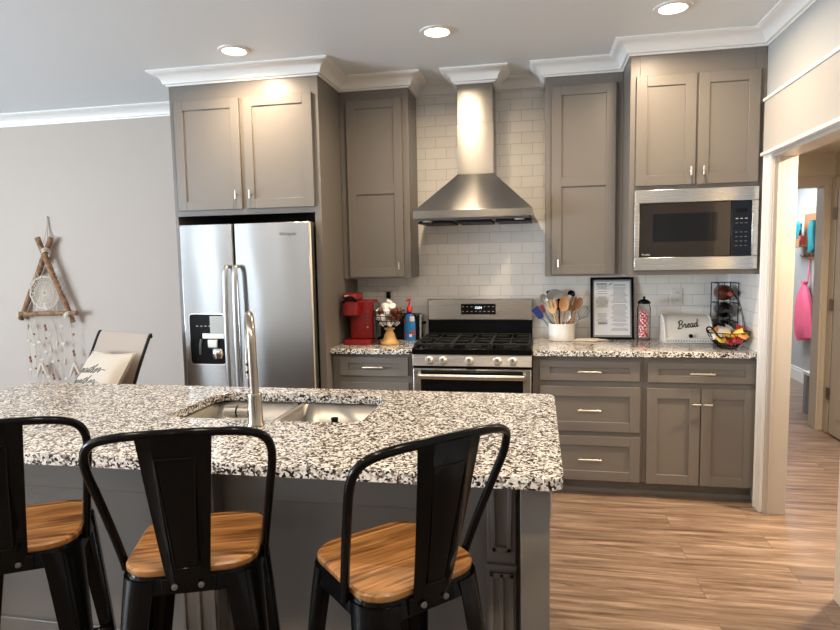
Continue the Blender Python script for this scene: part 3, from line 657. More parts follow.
def corbel_leg(x0, x1):
    b = B(); d = ID1 + .012
    b.box(x0, x1, d, d + .06, 0, BT)
    l = b.build('support_leg', CAB, il, .002)
    q = B(); xm = (x0 + x1) / 2; w0 = (x1 - x0) / 2 - .008; f = d + .06
    # tapering raised frame above
    for (za, zb, wa, wb) in ((.60, .615, w0 * .82, w0 * .84), (.83, .85, w0, w0)): q.hexa([P(xm - wa, f + .012, za), P(xm + wa, f + .012, za), P(xm + wa, f, za), P(xm - wa, f, za), P(xm - wb, f + .012, zb), P(xm + wb, f + .012, zb), P(xm + wb, f, zb), P(xm - wb, f, zb)])
    for s_ in (-1, 1):
        q.hexa([P(xm + s_ * w0 * .82, f + .012, .60), P(xm + s_ * (w0 * .82 - .014), f + .012, .60), P(xm + s_ * (w0 * .82 - .014), f, .60), P(xm + s_ * w0 * .82, f, .60), P(xm + s_ * w0, f + .012, .85), P(xm + s_ * (w0 - .014), f + .012, .85), P(xm + s_ * (w0 - .014), f, .85), P(xm + s_ * w0, f, .85)])
    q.build('raised_frame', CAB, l, .002)
    q = B(); q.box(x0 - .004, x1 + .004, f, f + .016, .545, .56); q.build('ledge', CAB, l, .003)
    q = B()
    for (a, e) in ((x0 + .006, x0 + .02), (xm - .007, xm + .007), (x1 - .02, x1 - .006)): q.box(a, e, f, f + .010, .17, .53)
    q.box(x0 + .006, x1 - .006, f, f + .010, .516, .53); q.build('fluting', CAB, l, .002)
corbel_leg(.262, .35); corbel_leg(-.80, -.66); corbel_leg(-1.93, -1.83)
b = B().box(IX1, IX1 + .006, 2.72, 2.79, .775, .89 - .006).build('outlet_plate', M['almond'], il, .002, label='pale outlet plate')
# granite top with a cut-out for the sink
IT0, IT1, IDF, IDN = -2.075, .484, 1.853, 2.876
SX0, SX1, SD0, SD1 = -.985, -.212, 1.985, 2.405
outer = rounded(IT0, IT1, -IDN, -IDF, .045, 5); inner = rounded(SX0, SX1, -SD1, -SD0, .07, 6)
bm = bmesh.new()
def ring_edges(bm, pts, z):
    vs = [bm.verts.new((x, y, z)) for x, y in pts]; return vs, [bm.edges.new((vs[i], vs[(i + 1) % len(vs)])) for i in range(len(vs))]
vo, eo = ring_edges(bm, outer, .92); vi, ei = ring_edges(bm, inner, .92)
bmesh.ops.triangle_fill(bm, use_beauty=True, edges=eo + ei)
top = list(bm.faces)
r_ = bmesh.ops.extrude_face_region(bm, geom=top)
bmesh.ops.translate(bm, verts=[v for v in r_['geom'] if isinstance(v, bmesh.types.BMVert)], vec=(0, 0, -.034))
ib = B(); ib.bm.free(); ib.bm = bm
tag(recenter(ib.build('island_countertop', M['granite'], None, .005, smooth=False)), 'large speckled granite island countertop with a sink cut into it', 'countertop')
# sink
sk = thing('kitchen_sink', 'double-bowl stainless sink set under the island granite', 'sink', P(-.6, 2.17, .70))
def bowl(b, x0, x1, d0, d1, z1, z0, r=.06, ins=.02):
    top_ = rounded(x0, x1, -d1, -d0, r, 6)
    prof = [(0, z1), (ins * .3, z0 + .06), (ins, z0 + .015), (ins + .03, z0)]
    rows = []
    for i_, z in prof: rows.append([Vector((x, y, z)) for x, y in rounded(x0 + i_, x1 - i_, -d1 + i_, -d0 - i_, r, 6)])
    R = [[b.bm.verts.new(p) for p in r_] for r_ in rows]; n = len(R[0])
    for a, c in zip(R, R[1:]):
        for i in range(n): b.bm.faces.new([a[i], a[(i + 1) % n], c[(i + 1) % n], c[i]])
    b.bm.faces.new(R[-1])
    return R[0]
mid = -.588
for (x0, x1, zz) in ((SX0 - .005, mid - .012, .70), (mid + .012, SX1 + .005, .70)):
    b = B(); bowl(b, x0, x1, SD0 - .005, SD1 + .005, .8855, zz); o = b.build('bowl', M['sink'], sk)
    md_ = o.modifiers.new('solid', 'SOLIDIFY'); md_.thickness = .0015; md_.offset = 1
B().box(mid - .0125, mid + .0125, SD0 - .005, SD1 + .005, .86, .884).build('divider', M['sink'], sk, .006)
for x in (-.79, -.41): 
    dn = B().lathe([(.042, 0), (.042, .002), (.030, .003), (0, .001)], P(x, 2.19, .7012), 20).build('drain', M['chrome'], sk)
st_ = B().lathe([(.034, 0), (.036, .006), (.022, .012), (.012, .02), (.014, .034), (0, .036)], P(-.325, 2.345, .886), 16)

tag(recenter(st_.build('sink_stopper', M['blackplastic'])), 'small black rubber stopper at the near rim of the sink', 'stopper')
# faucet
fx, fdp = -.575, 2.475
fa = thing('faucet', 'brushed nickel gooseneck faucet standing behind the island sink', 'faucet', P(fx, fdp, .92))
B().lathe([(.030, 0), (.030, .006), (.026, .012), (.0245, .10), (.0245, .112), (.022, .118)], P(fx, fdp, .92), 24).build('faucet_base', M['faucet'], fa)
cd, cz, cr = fdp - .095, 1.212, .095
path = [P(fx, fdp, 1.03), P(fx - .002, fdp, 1.12)] + [P(fx - .004 - .105 * (1 - cos(pi * i / 14)) / 2, fdp - cr + cr * cos(pi * i / 14), cz + cr * sin(pi * i / 14)) for i in range(15)]
lastp = path[-1]; path += [lastp + Vector((-.003, .004, -.05))]
B().tube(path, .0155, 16).build('spout', M['faucet'], fa)
lp = path[-1]
B().tube([lp, lp + Vector((-.002, .003, -.02)), lp + Vector((-.004, .008, -.11))], [.017, .019, .0185], 16).build('spray_head', M['faucet'], fa)
for z in (.055, .085): B().ball(lp + Vector((-.002, -.018, -z)), .006, 8).build('spray_button', M['blackplastic'], fa)
ph = B().tube([P(fx - .02, fdp, .968), P(fx - .062, fdp, .968)], .022, 18).build('handle', M['faucet'], fa)
B().tube([P(fx - .062, fdp, .968), P(fx - .068, fdp, .968)], .020, 18).build('handle_ring', M['blackplastic'], ph)
B().tube([P(fx - .068, fdp, .968), P(fx - .112, fdp, .968), P(fx - .116, fdp, .968)], [.023, .023, .020], 18).build('handle_cap', M['faucet'], ph)

# ------------------------------------------------------------------ bar stools (local: x right, y forward)
SK = .88
def stool_at(x, d): return P(.4178 + (x - .4178) * SK, 4.4674 - (4.4674 - d) * SK, 0)
def make_stool(label):
    r = bpy.data.objects.new('bar_stool', None); COL.objects.link(r); r['label'] = label; r['category'] = 'bar stool'; r['group'] = 'bar stools at the island'; r.empty_display_size = .05
    ORG[r.name] = Vector()
    hs = .189; zs = .64
    def rr(s, rad, n=6): return rounded(-s, s, -s, s, rad, n)
    b = B()
    b.loft([[Vector((x, y, zs - .024)) for x, y in rr(hs - .004, .083)], [Vector((x, y, zs - .018)) for x, y in rr(hs, .087)], [Vector((x, y, zs - .006)) for x, y in rr(hs, .087)], [Vector((x, y, zs)) for x, y in rr(hs - .006, .082)]])
    b.build('seat', M['seat'], r)
    # steel seat pan with downturned apron
    b = B(); zt = zs - .0245
    b.loft([[Vector((x, y, zt)) for x, y in rr(hs - .004, .083)], [Vector((x, y, zt - .012)) for x, y in rr(hs - .0, .085)], [Vector((x, y, zt - .052)) for x, y in rr(hs + .006, .09)], [Vector((x, y, zt - .050)) for x, y in rr(hs - .004, .082)], [Vector((x, y, zt - .012)) for x, y in rr(hs - .012, .078)]])
    b.build('seat_frame', M['black'], r)
    # four pressed legs, L-section with a central rib, splayed outward
    for sx in (-1, 1):
        for sy in (-1, 1):
            b = B(); rings = []
            for t_, w_, cr_ in ((0, .100, .084), (.10, .092, .070), (.45, .070, .040), (1, .036, .016)):
                z = (zt - .01) * (1 - t_) - .198 * t_; c = (hs + .006) + .052 * t_
                sec = [(c, c - w_)] + [(c - cr_ + cr_ * cos(q * pi / 12), c - cr_ + cr_ * sin(q * pi / 12)) for q in range(7)] + [(c - w_, c)]
                ci = c - .006; ri = max(cr_ - .006, .004)
                sec += [(c - w_, ci)] + [(ci - ri + ri * cos(q * pi / 12), ci - ri + ri * sin(q * pi / 12)) for q in range(6, -1, -1)] + [(ci, c - w_)]
                rings.append([Vector((sx * x, sy * y, z)) for x, y in sec])
            b.loft(rings); lg = b.build('leg', M['black'], r)
            B().lathe([(.018, 0), (.020, .004), (.016, .014)], (sx * (hs + .042), sy * (hs + .042), -.2049), 12).build('rubber_foot', M['blackplastic'], lg)
    # foot rails, lower pair + side pair
    c = hs + .026
    for (a, e) in (((-c, c), (c, c)), ((-c, -c), (c, -c)), ((-c, -c), (-c, c)), ((c, -c), (c, c))):
        z = .10
        b = B(); p0 = Vector((a[0], a[1], z)); p1 = Vector((e[0], e[1], z)); t_ = (p1 - p0).normalized(); n_ = Vector((-t_.y, t_.x, 0))
        ring = lambda p: [p + n_ * .011 + Vector((0, 0, .008)), p - n_ * .011 + Vector((0, 0, .008)), p - n_ * .011 - Vector((0, 0, .008)), p + n_ * .011 - Vector((0, 0, .008))]
        b.loft([ring(p0), ring(p1)]).build('foot_rail', M['black'], r, .002)
    # hoop backrest tube
    half = [(.201, -.075, .598), (.204, -.084, .63), (.217, -.120, .73), (.235, -.172, .86), (.246, -.207, .945), (.241, -.228, .998), (.214, -.248, 1.03), (.157, -.268, 1.047), (.078, -.283, 1.054), (0, -.288, 1.056)]
    pts = catmull(half + [(-x, y, z) for x, y, z in half[-2::-1]], 6)
    B().tube(pts, .0125, 12).build('back_hoop', M['black'], r)
    # splat: tapered pressed sheet with raised rim panel
    b = B(); rows = []
    N = 14
    def sp(u, t_, off=0):
        w_ = .058 + (.098 - .058) * t_
        y = -.192 - .098 * t_ - .004 * sin(pi * t_); z = .585 + .468 * t_
        curve = -.014 * (1 - u * u)
        return Vector((u * w_, y + curve - off, z))
    th = .0035
    us = [-1, -.62, -.58, -.54, -.2, .2, .54, .58, .62, 1]
    def emb(u, t_): 
        if .14 < t_ < .86 and .5 < abs(u) < .66: return .003 * (1 if abs(abs(u) - .58) < .03 else 0)
        return 0
    front = [[sp(u, k / N, emb(u, k / N)) for u in us] for k in range(N + 1)]
    back = [[sp(u, k / N, emb(u, k / N)) + Vector((0, th, 0)) for u in us] for k in range(N + 1)]
    rings = [f + bk[::-1] for f, bk in zip(front, back)]
    b.loft(rings); spl = b.build('splat', M['black'], r)
    for (ta, tb) in ((.14, .86),):
        e = B()
        for u in (-.58, .58): e.tube([sp(u * (.75 + .25 * t_), t_, .001) for t_ in [ta + (tb - ta) * k / 10 for k in range(11)]], .0025, 6)
        e.tube([sp(u, tb, .001) for u in [-.54 + 1.08 * k / 6 for k in range(7)]], .0025, 6); e.tube([sp(u * .8, ta, .001) for u in [-.54 + 1.08 * k / 6 for k in range(7)]], .0025, 6)
        e.build('embossed_rim', M['black'], spl)
    br = B().bx(-.075, .075, -.200, -.190, .567, .612).build('back_bracket', M['black'], r, .002)
    for x in (-.036, .036): B().lathe([(.009, 0), (.008, .004), (.003, .006)], (0, 0, 0), 12, 'y').xf(Matrix.Translation((x, -.207, .588)) @ Matrix.Rotation(pi, 4, 'Z')).build('bolt', M['darkgrey'], br) if False else B().lathe([(.009, 0), (.008, -.004), (.003, -.006)], (x, -.2095, .592), 12, 'y').build('bolt', M['darkgrey'], br)
    # the drawn proportions shrink to a 29 inch stool: seat at .74 m, feet on the floor
    mt_ = Matrix.Translation((0, 0, 1.5024 * (1 - SK))) @ Matrix.Scale(SK, 4)
    for ch_ in r.children_recursive: ch_.data.transform(mt_)
    return r
s0 = make_stool('black metal bar stool with wooden seat nearest the right end of the island')
s0.location = stool_at(-.002, 2.785); s0.rotation_euler.z = radians(45)
s1 = copy_tree(s0); s1['label'] = 'middle black metal bar stool with wooden seat, in front of the faucet'; s1.location = stool_at(-.632, 2.775); s1.rotation_euler.z = radians(21)
s2 = copy_tree(s0); s2['label'] = 'black metal bar stool with wooden seat cut by the left edge of the photo'; s2.location = stool_at(-1.281, 2.78); s2.rotation_euler.z = radians(30)

# ------------------------------------------------------------------ ceiling lights
lb = ['recessed ceiling light above the refrigerator cabinet', 'recessed ceiling light in front of the range hood', 'recessed ceiling light above the microwave cabinet']
def can(x, d, label):
    o = thing('recessed_light', label, 'ceiling light', P(x, d, CH), 'recessed kitchen lights')
    B().lathe([(.066, -.001), (.070, -.010), (.092, -.006), (.094, -.001)], P(x, d, CH), 36).build('trim_ring', M['trim'], o)
    B().lathe([(.0, -.0045), (.064, -.0045), (.064, -.0015), (0, -.0015)], P(x, d, CH), 32).build('lens', M['lens'], o)
for (x, d), l_ in zip(CANS, lb): can(x, d, l_)

# ------------------------------------------------------------------ outlets
def outlet(x, z, label, plug=False):
    o = thing('wall_outlet', label, 'outlet', P(x, .008, z - .057))
    B().box(x - .036, x + .036, .008, .0135, z - .057, z + .057).build('cover_plate', M['outlet'], o, .002)
    for dz in (-.026, .026):
        r_ = B().box(x - .016, x + .016, .0135, .0155, z + dz - .017, z + dz + .017).build('receptacle', M['outlet'], o, .003)
        for sx in (-.006, .006): B().box(x + sx - .0012, x + sx + .0012, .0155, .0157, z + dz - .002, z + dz + .008).build('slot', M['blackplastic'], r_)
    return o
outlet(1.355, 1.208, 'white outlet on the tile above the bread box')
outlet(-.68, 1.213, 'white outlet on the tile behind the coffee maker')
pg = thing('power_plug', 'black plug and cord in the outlet by the coffee maker', 'plug', P(-.68, .03, 1.18))
B().box(-.694, -.664, .016, .05, 1.215, 1.262).build('plug_body', M['blackplastic'], pg, .004)
B().tube(catmull([P(-.68, .05, 1.235), P(-.665, .075, 1.20), P(-.68, .07, 1.12), P(-.69, .06, 1.02), P(-.70, .06, .93)], 5), .005, 8).build('cord', M['blackplastic'], pg)

# ------------------------------------------------------------------ counter left of the range
km = thing('coffee_maker', 'red single-serve coffee maker on the left counter', 'coffee maker', P(-.80, .36, .92))
def rprism(x0, x1, d0, d1, z0, z1, r): 
    return B().prism(rounded(x0, x1, -d1, -d0, r, 5), z0, z1)
rprism(-.905, -.712, .24, .475, .92, .952, .03).build('base_tray', M['red'], km, .004)
rprism(-.885, -.712, .20, .37, .952, 1.218, .025).build('water_tower', M['red'], km, .006)
rprism(-.909, -.795, .27, .468, 1.122, 1.222, .03).build('brew_head', M['red'], km, .006)
hl = rprism(-.912, -.800, .27, .455, 1.224, 1.272, .035).build('lid', M['red'], km, .012, seg=4)
B().tube(catmull([P(-.892, .47, 1.215), P(-.860, .485, 1.245), P(-.835, .480, 1.25), P(-.80, .46, 1.22)], 5), .010, 10).build('lid_handle', M['blackplastic'], hl)
B().box(-.89, -.855, .453, .457, 1.252, 1.263).build('badge', M['grey'], hl, .002)
for k in range(5): B().lathe([(.007, 0), (.006, -.002)], P(-.752, .3705, 1.142 - .027 * k), 12, 'y').build('button', M['darkgrey'] if k < 4 else M['grey'], km)
B().box(-.712, -.70, .21, .35, .95, 1.20).build('reservoir', M['darkgrey'], km, .004)
cs = thing('pod_stand', 'wire bowl on a golden turned wood pedestal beside the coffee maker', 'basket', P(-.588, .40, .92))
pc = P(-.588, .40, .92)
B().lathe([(.062, 0), (.066, .006), (.064, .016), (.052, .024), (.044, .04), (.035, .07), (.022, .094), (.026, .10), (.036, .104), (.036, .112), (.020, .116), (.018, .128)], pc, 28).build('pedestal', M['goldwood'], cs)
b = B()
for z, r in ((.128, .045), (.165, .088), (.20, .102), (.232, .108)): b.tube([pc + Vector((r * cos(a), r * sin(a), z)) for a in [2 * pi * k / 28 for k in range(28)]], .0026, 6, True)
for k in range(16):
    a = 2 * pi * k / 16; b.tube(catmull([pc + Vector((r * cos(a), r * sin(a), z)) for z, r in ((.126, .02), (.130, .05), (.165, .088), (.20, .102), (.232, .108))], 3), .002, 5)
b.build('wire_bowl', M['blackplastic'], cs)
pod = podb = None; spots = []
for lay, (z, rad, cnt) in enumerate([(.150, .048, 5), (.190, .070, 8), (.228, .068, 8), (.258, .034, 4)]):
    for k in range(cnt):
        a = 2 * pi * k / cnt + lay * .4; spots.append((rad * cos(a), rad * sin(a), z))
spots.append((0, 0, .285))
for i, (dx, dy, z) in enumerate(spots):
    brown = i > 0 and (dx > .025 and z < .24) or (i in (12, 17))
    if pod is None:
        pod = B().lathe([(0, -.02), (.014, -.021), (.018, -.017), (.0225, .008), (.024, .014), (.020, .018), (0, .020)], (0, 0, 0), 14).build('coffee_pod', M['podwhite'])
        o = pod
    else: o = pod.copy(); COL.objects.link(o)
    if brown:
        if podb is None: podb = pod.data.copy(); podb.materials[0] = M['podbrown']
        o.data = podb
    tag(o, 'brown and red coffee pod in the right of the wire bowl' if brown else 'white rounded coffee pod heaped in the wire bowl', 'coffee pod', 'brown pods in the wire bowl' if brown else 'white pods in the wire bowl')
    o.location = pc + Vector((dx, dy, z)); o.rotation_euler = (random.uniform(-.9, .9), random.uniform(-.9, .9), random.uniform(0, 6))
sb = thing('soap_bottle', 'blue soap bottle with a red pump beside the toaster', 'bottle', P(-.487, .20, .92))
sc_ = P(-.487, .20, .92)
b = B(); rings = []
for z, rx, ry in ((0, .040, .026), (.006, .043, .028), (.10, .043, .028), (.155, .040, .026), (.18, .028, .02), (.192, .018, .018)): rings.append([sc_ + Vector((rx * cos(a), ry * sin(a), z)) for a in [2 * pi * k / 24 for k in range(24)]])
b.loft(rings).build('bottle_body', M['bluebottle'], sb)
B().lathe([(.019, .192), (.019, .206)], sc_, 18).build('collar', M['label_navy'], sb)
b = B().lathe([(.018, .206), (.021, .210), (.019, .235), (.010, .25), (.006, .255), (.006, .285), (.012, .288), (.013, .296), (.008, .30)], sc_, 16); b.tube([sc_ + Vector((0, 0, .293)), sc_ + Vector((-.012, -.028, .291)), sc_ + Vector((-.014, -.034, .283))], .0055, 8)
b.build('pump', M['redbright'], sb)
for (dx, z0, w_, h_, m_) in ((-.030, .13, .012, .028, 'labelred'), (.022, .14, .015, .035, 'labelwhite'), (-.032, .03, .010, .03, 'labelred'), (.028, .04, .012, .035, 'labelred'), (.010, .028, .010, .02, 'labelwhite')):
    b = B(); rows = []
    for zz in (z0, z0 + h_):
        rows.append([sc_ + Vector((.0436 * sin(t_), -.0286 * cos(t_), zz)) for t_ in [math.asin(max(-.95, min(.95, (dx + w_ * s_) / .0436))) for s_ in (-1, -.5, 0, .5, 1)]])
    b.sheet(rows).build('label_patch', M[m_], sb)
ts = thing('toaster', 'black and steel toaster behind the wire pod bowl', 'toaster', P(-.59, .12, .92))
rprism(-.76, -.42, .035, .185, .93, 1.105, .03).build('body', M['blackplastic'], ts, .012, seg=3)
rprism(-.425, -.405, .04, .18, .935, 1.10, .008).build('end_panel', M['steel'], ts, .004)
for d in (.085, .135): B().box(-.72, -.47, d - .012, d + .012, 1.10, 1.107).build('slot', M['iron'], ts)
B().box(-.405, -.385, .10, .12, 1.03, 1.05).build('lever', M['blackplastic'], ts, .003)
for x in (-.74, -.44):
    for d in (.06, .16): B().box(x - .01, x + .01, d - .01, d + .01, .92, .93).build('foot', M['blackplastic'], ts)

# ------------------------------------------------------------------ counter right of the range
ck = thing('utensil_crock', 'white marble utensil crock right of the range', 'crock', P(.577, .135, .92))
cc = P(.577, .135, .92)
B().lathe([(0, 0), (.084, 0), (.0885, .004), (.0885, .116), (.086, .119), (.082, .116), (.081, .01), (0, .01)], cc, 40).build('crock_body', M['marble'], ck)
def utensil(name, label, px, pz, dd, kind, m, mh=None, base_dx=0, base_dd=0, size=.03, tilt=0):
    """px,pz: world x,z of the head centre; dd: its depth"""
    head = P(px, dd, pz); foot = cc + Vector((base_dx, -base_dd, .014)); ax = (head - foot).normalized()
    u = thing(name, label, 'kitchen utensil', foot, 'utensils in the crock')
    neck = head - ax * size * (1.0 if kind != 'rod' else 0)
    b = B(); b.tube([foot, foot.lerp(neck, .5), neck], [.006, .006, .005] if kind != 'rod' else [.0025] * 3, 8); b.build('shaft', mh or m, u)
    side = ax.cross(Vector((0, -1, 0))).normalized(); nrm = side.cross(ax).normalized()
    if tilt: side, nrm = (side * cos(tilt) + nrm * sin(tilt)), (nrm * cos(tilt) - side * sin(tilt))
    b = B()
    def oval(w_, h_, dish, hollow=False, n=20, th=.003):
        rows = []
        for rr_ in (0.02, .4, .75, 1):
            rows.append([head + side * (w_ * rr_ * cos(a)) + ax * (h_ * rr_ * sin(a)) - nrm * dish * (1 - rr_ * rr_) for a in [2 * pi * k / n for k in range(n)]])
        back = [[p - nrm * th for p in r_] for r_ in rows]
        b.loft(rows + back[::-1])
    if kind == 'spoon': oval(size * .72, size * 1.15, size * .22)
    elif kind == 'disc': oval(size, size, size * .1)
    elif kind == 'ladle': oval(size, size, size * .7)
    elif kind in ('spatula', 'fork'):
        w0, w1, h = size * .55, size * .8, size * 1.1
        def P2(u_, v_, t_): return head + side * u_ + ax * v_ + nrm * t_
        if kind == 'spatula':
            pr = [(-w0 * .5, -h), (w0 * .5, -h), (w0, -h * .6), (w1, h * .8), (w1 * .7, h), (-w1 * .8, h * .92), (-w0, -h * .6)]
            b.loft([[P2(x, y, -.003) for x, y in pr], [P2(x, y, .003) for x, y in pr]])
        else:
            pr = [(-w0 * .5, -h), (w0 * .5, -h), (w1, -h * .2), (-w1, -h * .2)]
            b.loft([[P2(x, y, -.003) for x, y in pr], [P2(x, y, .003) for x, y in pr]])
            for k in (-1, 0, 1): b.loft([[P2(x, y, -.003) for x, y in ((k * w1 * .68 - w1 * .25, -h * .25), (k * w1 * .68 + w1 * .25, -h * .25), (k * w1 * .68 + w1 * .2, h), (k * w1 * .68 - w1 * .2, h))], [P2(x, y, .003) for x, y in ((k * w1 * .68 - w1 * .25, -h * .25), (k * w1 * .68 + w1 * .25, -h * .25), (k * w1 * .68 + w1 * .2, h), (k * w1 * .68 - w1 * .2, h))]])
    elif kind == 'whisk':
        for k in range(5):
            a = pi * k / 5; v = side * cos(a) + nrm * sin(a)
            b.tube(catmull([neck, head - ax * size * .2 + v * size * .55, head + ax * size * .6 + v * size * .5, head + ax * size, head + ax * size * .6 - v * size * .5, head - ax * size * .2 - v * size * .55, neck], 4), .0013, 5)
    elif kind == 'rod': b.ball(head, .004, 6)
    b.build('head', m, u, .001 if kind in ('spatula', 'fork') else 0)
utensil('spatula', 'navy blue spatula leaning out left of the crock', .418, 1.108, .13, 'spatula', M['blue'], M['cool'], -.02, 0, .042)
utensil('thin_skewer', 'thin steel skewer pointing up left out of the crock', .385, 1.205, .13, 'rod', M['cool'], None, .0, .02, .02)
utensil('spoon', 'grey slotted spoon at the left of the crock', .458, 1.205, .10, 'spoon', M['cool'], None, .02, -.01, .032)
utensil('spatula', 'red silicone spatula half behind the navy one', .448, 1.135, .09, 'spatula', M['labelred'], M['cool'], .0, -.03, .026)
utensil('turner', 'black narrow turner behind the steel skimmer', .492, 1.238, .06, 'spatula', M['blackplastic'], None, -.01, -.05, .022)
utensil('skimmer', 'large round steel skimmer at the back of the crock', .532, 1.215, .075, 'disc', M['cool'], None, -.01, -.045, .058)
utensil('wooden_fork', 'pale wooden fork at the front of the crock', .510, 1.158, .185, 'fork', M['wood_pale'], None, -.01, .045, .045)
utensil('spatula', 'coral spatula between the wooden fork and black spoon', .534, 1.168, .165, 'spatula', M['pinkred'], M['wood_pale'], -.005, .03, .026)
utensil('spoon', 'black spoon beside the coral spatula', .560, 1.17, .150, 'spoon', M['blackplastic'], None, -.015, .02, .036)
utensil('wooden_spoon', 'long brown wooden spoon at the front middle of the crock', .592, 1.178, .195, 'spoon', M['wood'], None, -.012, .05, .048)
utensil('ladle', 'black ladle at the back right of the crock', .645, 1.238, .08, 'ladle', M['blackplastic'], None, .02, -.03, .026)
utensil('spoon', 'clear plastic spoon below the black ladle', .630, 1.195, .115, 'spoon', M['clearish'], None, .03, .0, .034)
utensil('spoon', 'small silver spoon low in the front of the crock', .612, 1.095, .205, 'spoon', M['cool'], None, .0, .055, .034)
utensil('wooden_turner', 'brown slotted wooden turner at the right of the crock', .662, 1.172, .135, 'fork', M['wood_dark'], None, .02, .01, .044)
utensil('wooden_spoon', 'orange brown wooden spoon at the far right of the crock', .692, 1.178, .16, 'spoon', M['wood_dark'], M['wood'], .02, .03, .036)
utensil('thin_skewer', 'pale thin skewer sticking up right of the wooden spoons', .745, 1.262, .12, 'rod', M['wood_pale'], None, .03, .0, .02)
utensil('whisk', 'grey wire whisk leaning out right of the crock', .722, 1.105, .12, 'whisk', M['cool'], None, .03, .0, .055)
# framed menu leaning on the tile
fm = thing('picture_frame', 'black framed printed page leaning on the backsplash', 'frame', P(.92, .09, .92))
lean = Matrix.Translation(P(.922, .098, .921)) @ Matrix.Rotation(radians(-9.5), 4, 'X')
FW, FH = .145, .434
b = B(); t_ = .017
b.bx(-FW, -FW + t_, 0, .016, 0, FH).bx(FW - t_, FW, 0, .016, 0, FH).bx(-FW + t_, FW - t_, 0, .016, 0, t_).bx(-FW + t_, FW - t_, 0, .016, FH - t_, FH).xf(lean).build('frame_border', M['blackplastic'], fm, .002)
B().bx(-FW + t_, FW - t_, .008, .012, t_, FH - t_).xf(lean).build('mat_board', M['greyink'], fm)
pp = B().bx(-FW + t_ + .009, FW - t_ - .009, .0065, .008, t_ + .014, FH - t_ - .012).xf(lean).build('printed_page', M['paper'], fm)
b = B(); rnd = random.Random(3)
z = FH - .052; k = 0
while z > .055:
    for (c0, c1) in ((-.108, -.022), (-.008, .108)):
        if rnd.random() < .12: continue
        w_ = (c1 - c0); L = w_ * rnd.uniform(.55, 1); cx = (c0 + c1) / 2
        if c0 < -.05 and (z < .10 or (.18 < z < .22) ): continue
        x = cx - L / 2
        while x < cx + L / 2:
            ww = rnd.uniform(.005, .016); b.bx(x, min(x + ww, cx + L / 2), .0058, .0065, z, z + .0028); x += ww + .003
    z -= .0078
b.xf(lean).build('text_lines', M['darkgrey'], pp, label='small illegible grey print', kind='stuff')
b = B(); b.bx(-.105, -.035, .0058, .0065, FH - .047, FH - .042); b.prism([(0, 0), (1, 0), (1, 1)], 0, .1) if False else None
b.bx(-.095, -.03, .0058, .0065, .112, .117); b.loft([[Vector((x, .0058, z)) for x, z in ((-.022, .376), (-.008, .386), (.008, .392), (-.004, .393), (-.016, .388))], [Vector((x, .0065, z)) for x, z in ((-.022, .376), (-.008, .386), (.008, .392), (-.004, .393), (-.016, .388))]])
b.xf(lean).build('heading_marks', M['ink'], pp)
# driftwood-like pale starfish tray in front of the frame
b = B(); n = 40; out = []
for k in range(n):
    a = 2 * pi * k / n; r = .085 * (1 + .35 * cos(5 * a + .6)) ; out.append((1.2 * r * cos(a), .62 * r * sin(a)))
b.loft([[Vector((x * .9, y * .9, 0)) for x, y in out], [Vector((x, y, .006)) for x, y in out], [Vector((x * .8, y * .8, .012)) for x, y in out], [Vector((x * .2, y * .2, .016)) for x, y in out]])
sf = tag(b.build('starfish', M['shell']), 'pale flat starfish lying in front of the framed page', 'starfish'); sf.location = P(.765, .165, .9205)
# peppermint jar
jr = thing('candy_jar', 'tall glass candy jar with black lid between framed page and bread box', 'jar', P(1.123, .12, .92))
jc = P(1.123, .12, .92)
b = B(); b.lathe([(0, 0), (.040, 0), (.043, .006), (.043, .225), (.036, .24), (.036, .25)], jc, 28, caps=False)
b.build('glass_body', M['glass'], jr)
B().lathe([(.038, .25), (.042, .252), (.042, .262), (.030, .274), (.012, .282), (.006, .284), (.009, .292), (.006, .30), (0, .301)], jc, 24).build('lid', M['blackplastic'], jr)
cm = None; rnd = random.Random(5)
bm_w = B().lathe([(0, -.004), (.009, -.004), (.012, 0), (.009, .004), (0, .004)], (0, 0, 0), 10)
for i in range(66):
    if cm is None:
        cm = bm_w.build('peppermint', M['candyred']); cm.data.materials.append(M['candywhite'])
        for f in cm.data.polygons: f.material_index = int((math.atan2(f.center.y, f.center.x) + pi) / (pi / 5)) % 5 > 2
        o = cm
    else: o = cm.copy(); COL.objects.link(o)
    lay = i // 6; a = (i % 6) * pi / 3 + lay * .5
    r = .026 + rnd.uniform(-.003, .001)
    o.location = jc + Vector((r * cos(a), r * sin(a), .030 + lay * .0165 + rnd.uniform(-.002, .002))); o.rotation_euler = (pi / 2 + rnd.uniform(-.5, .5), rnd.uniform(-.4, .4), a + pi / 2 + rnd.uniform(-.4, .4))
    tag(o, 'red and white peppermint candy inside the glass jar', 'candy', 'peppermints in the jar')
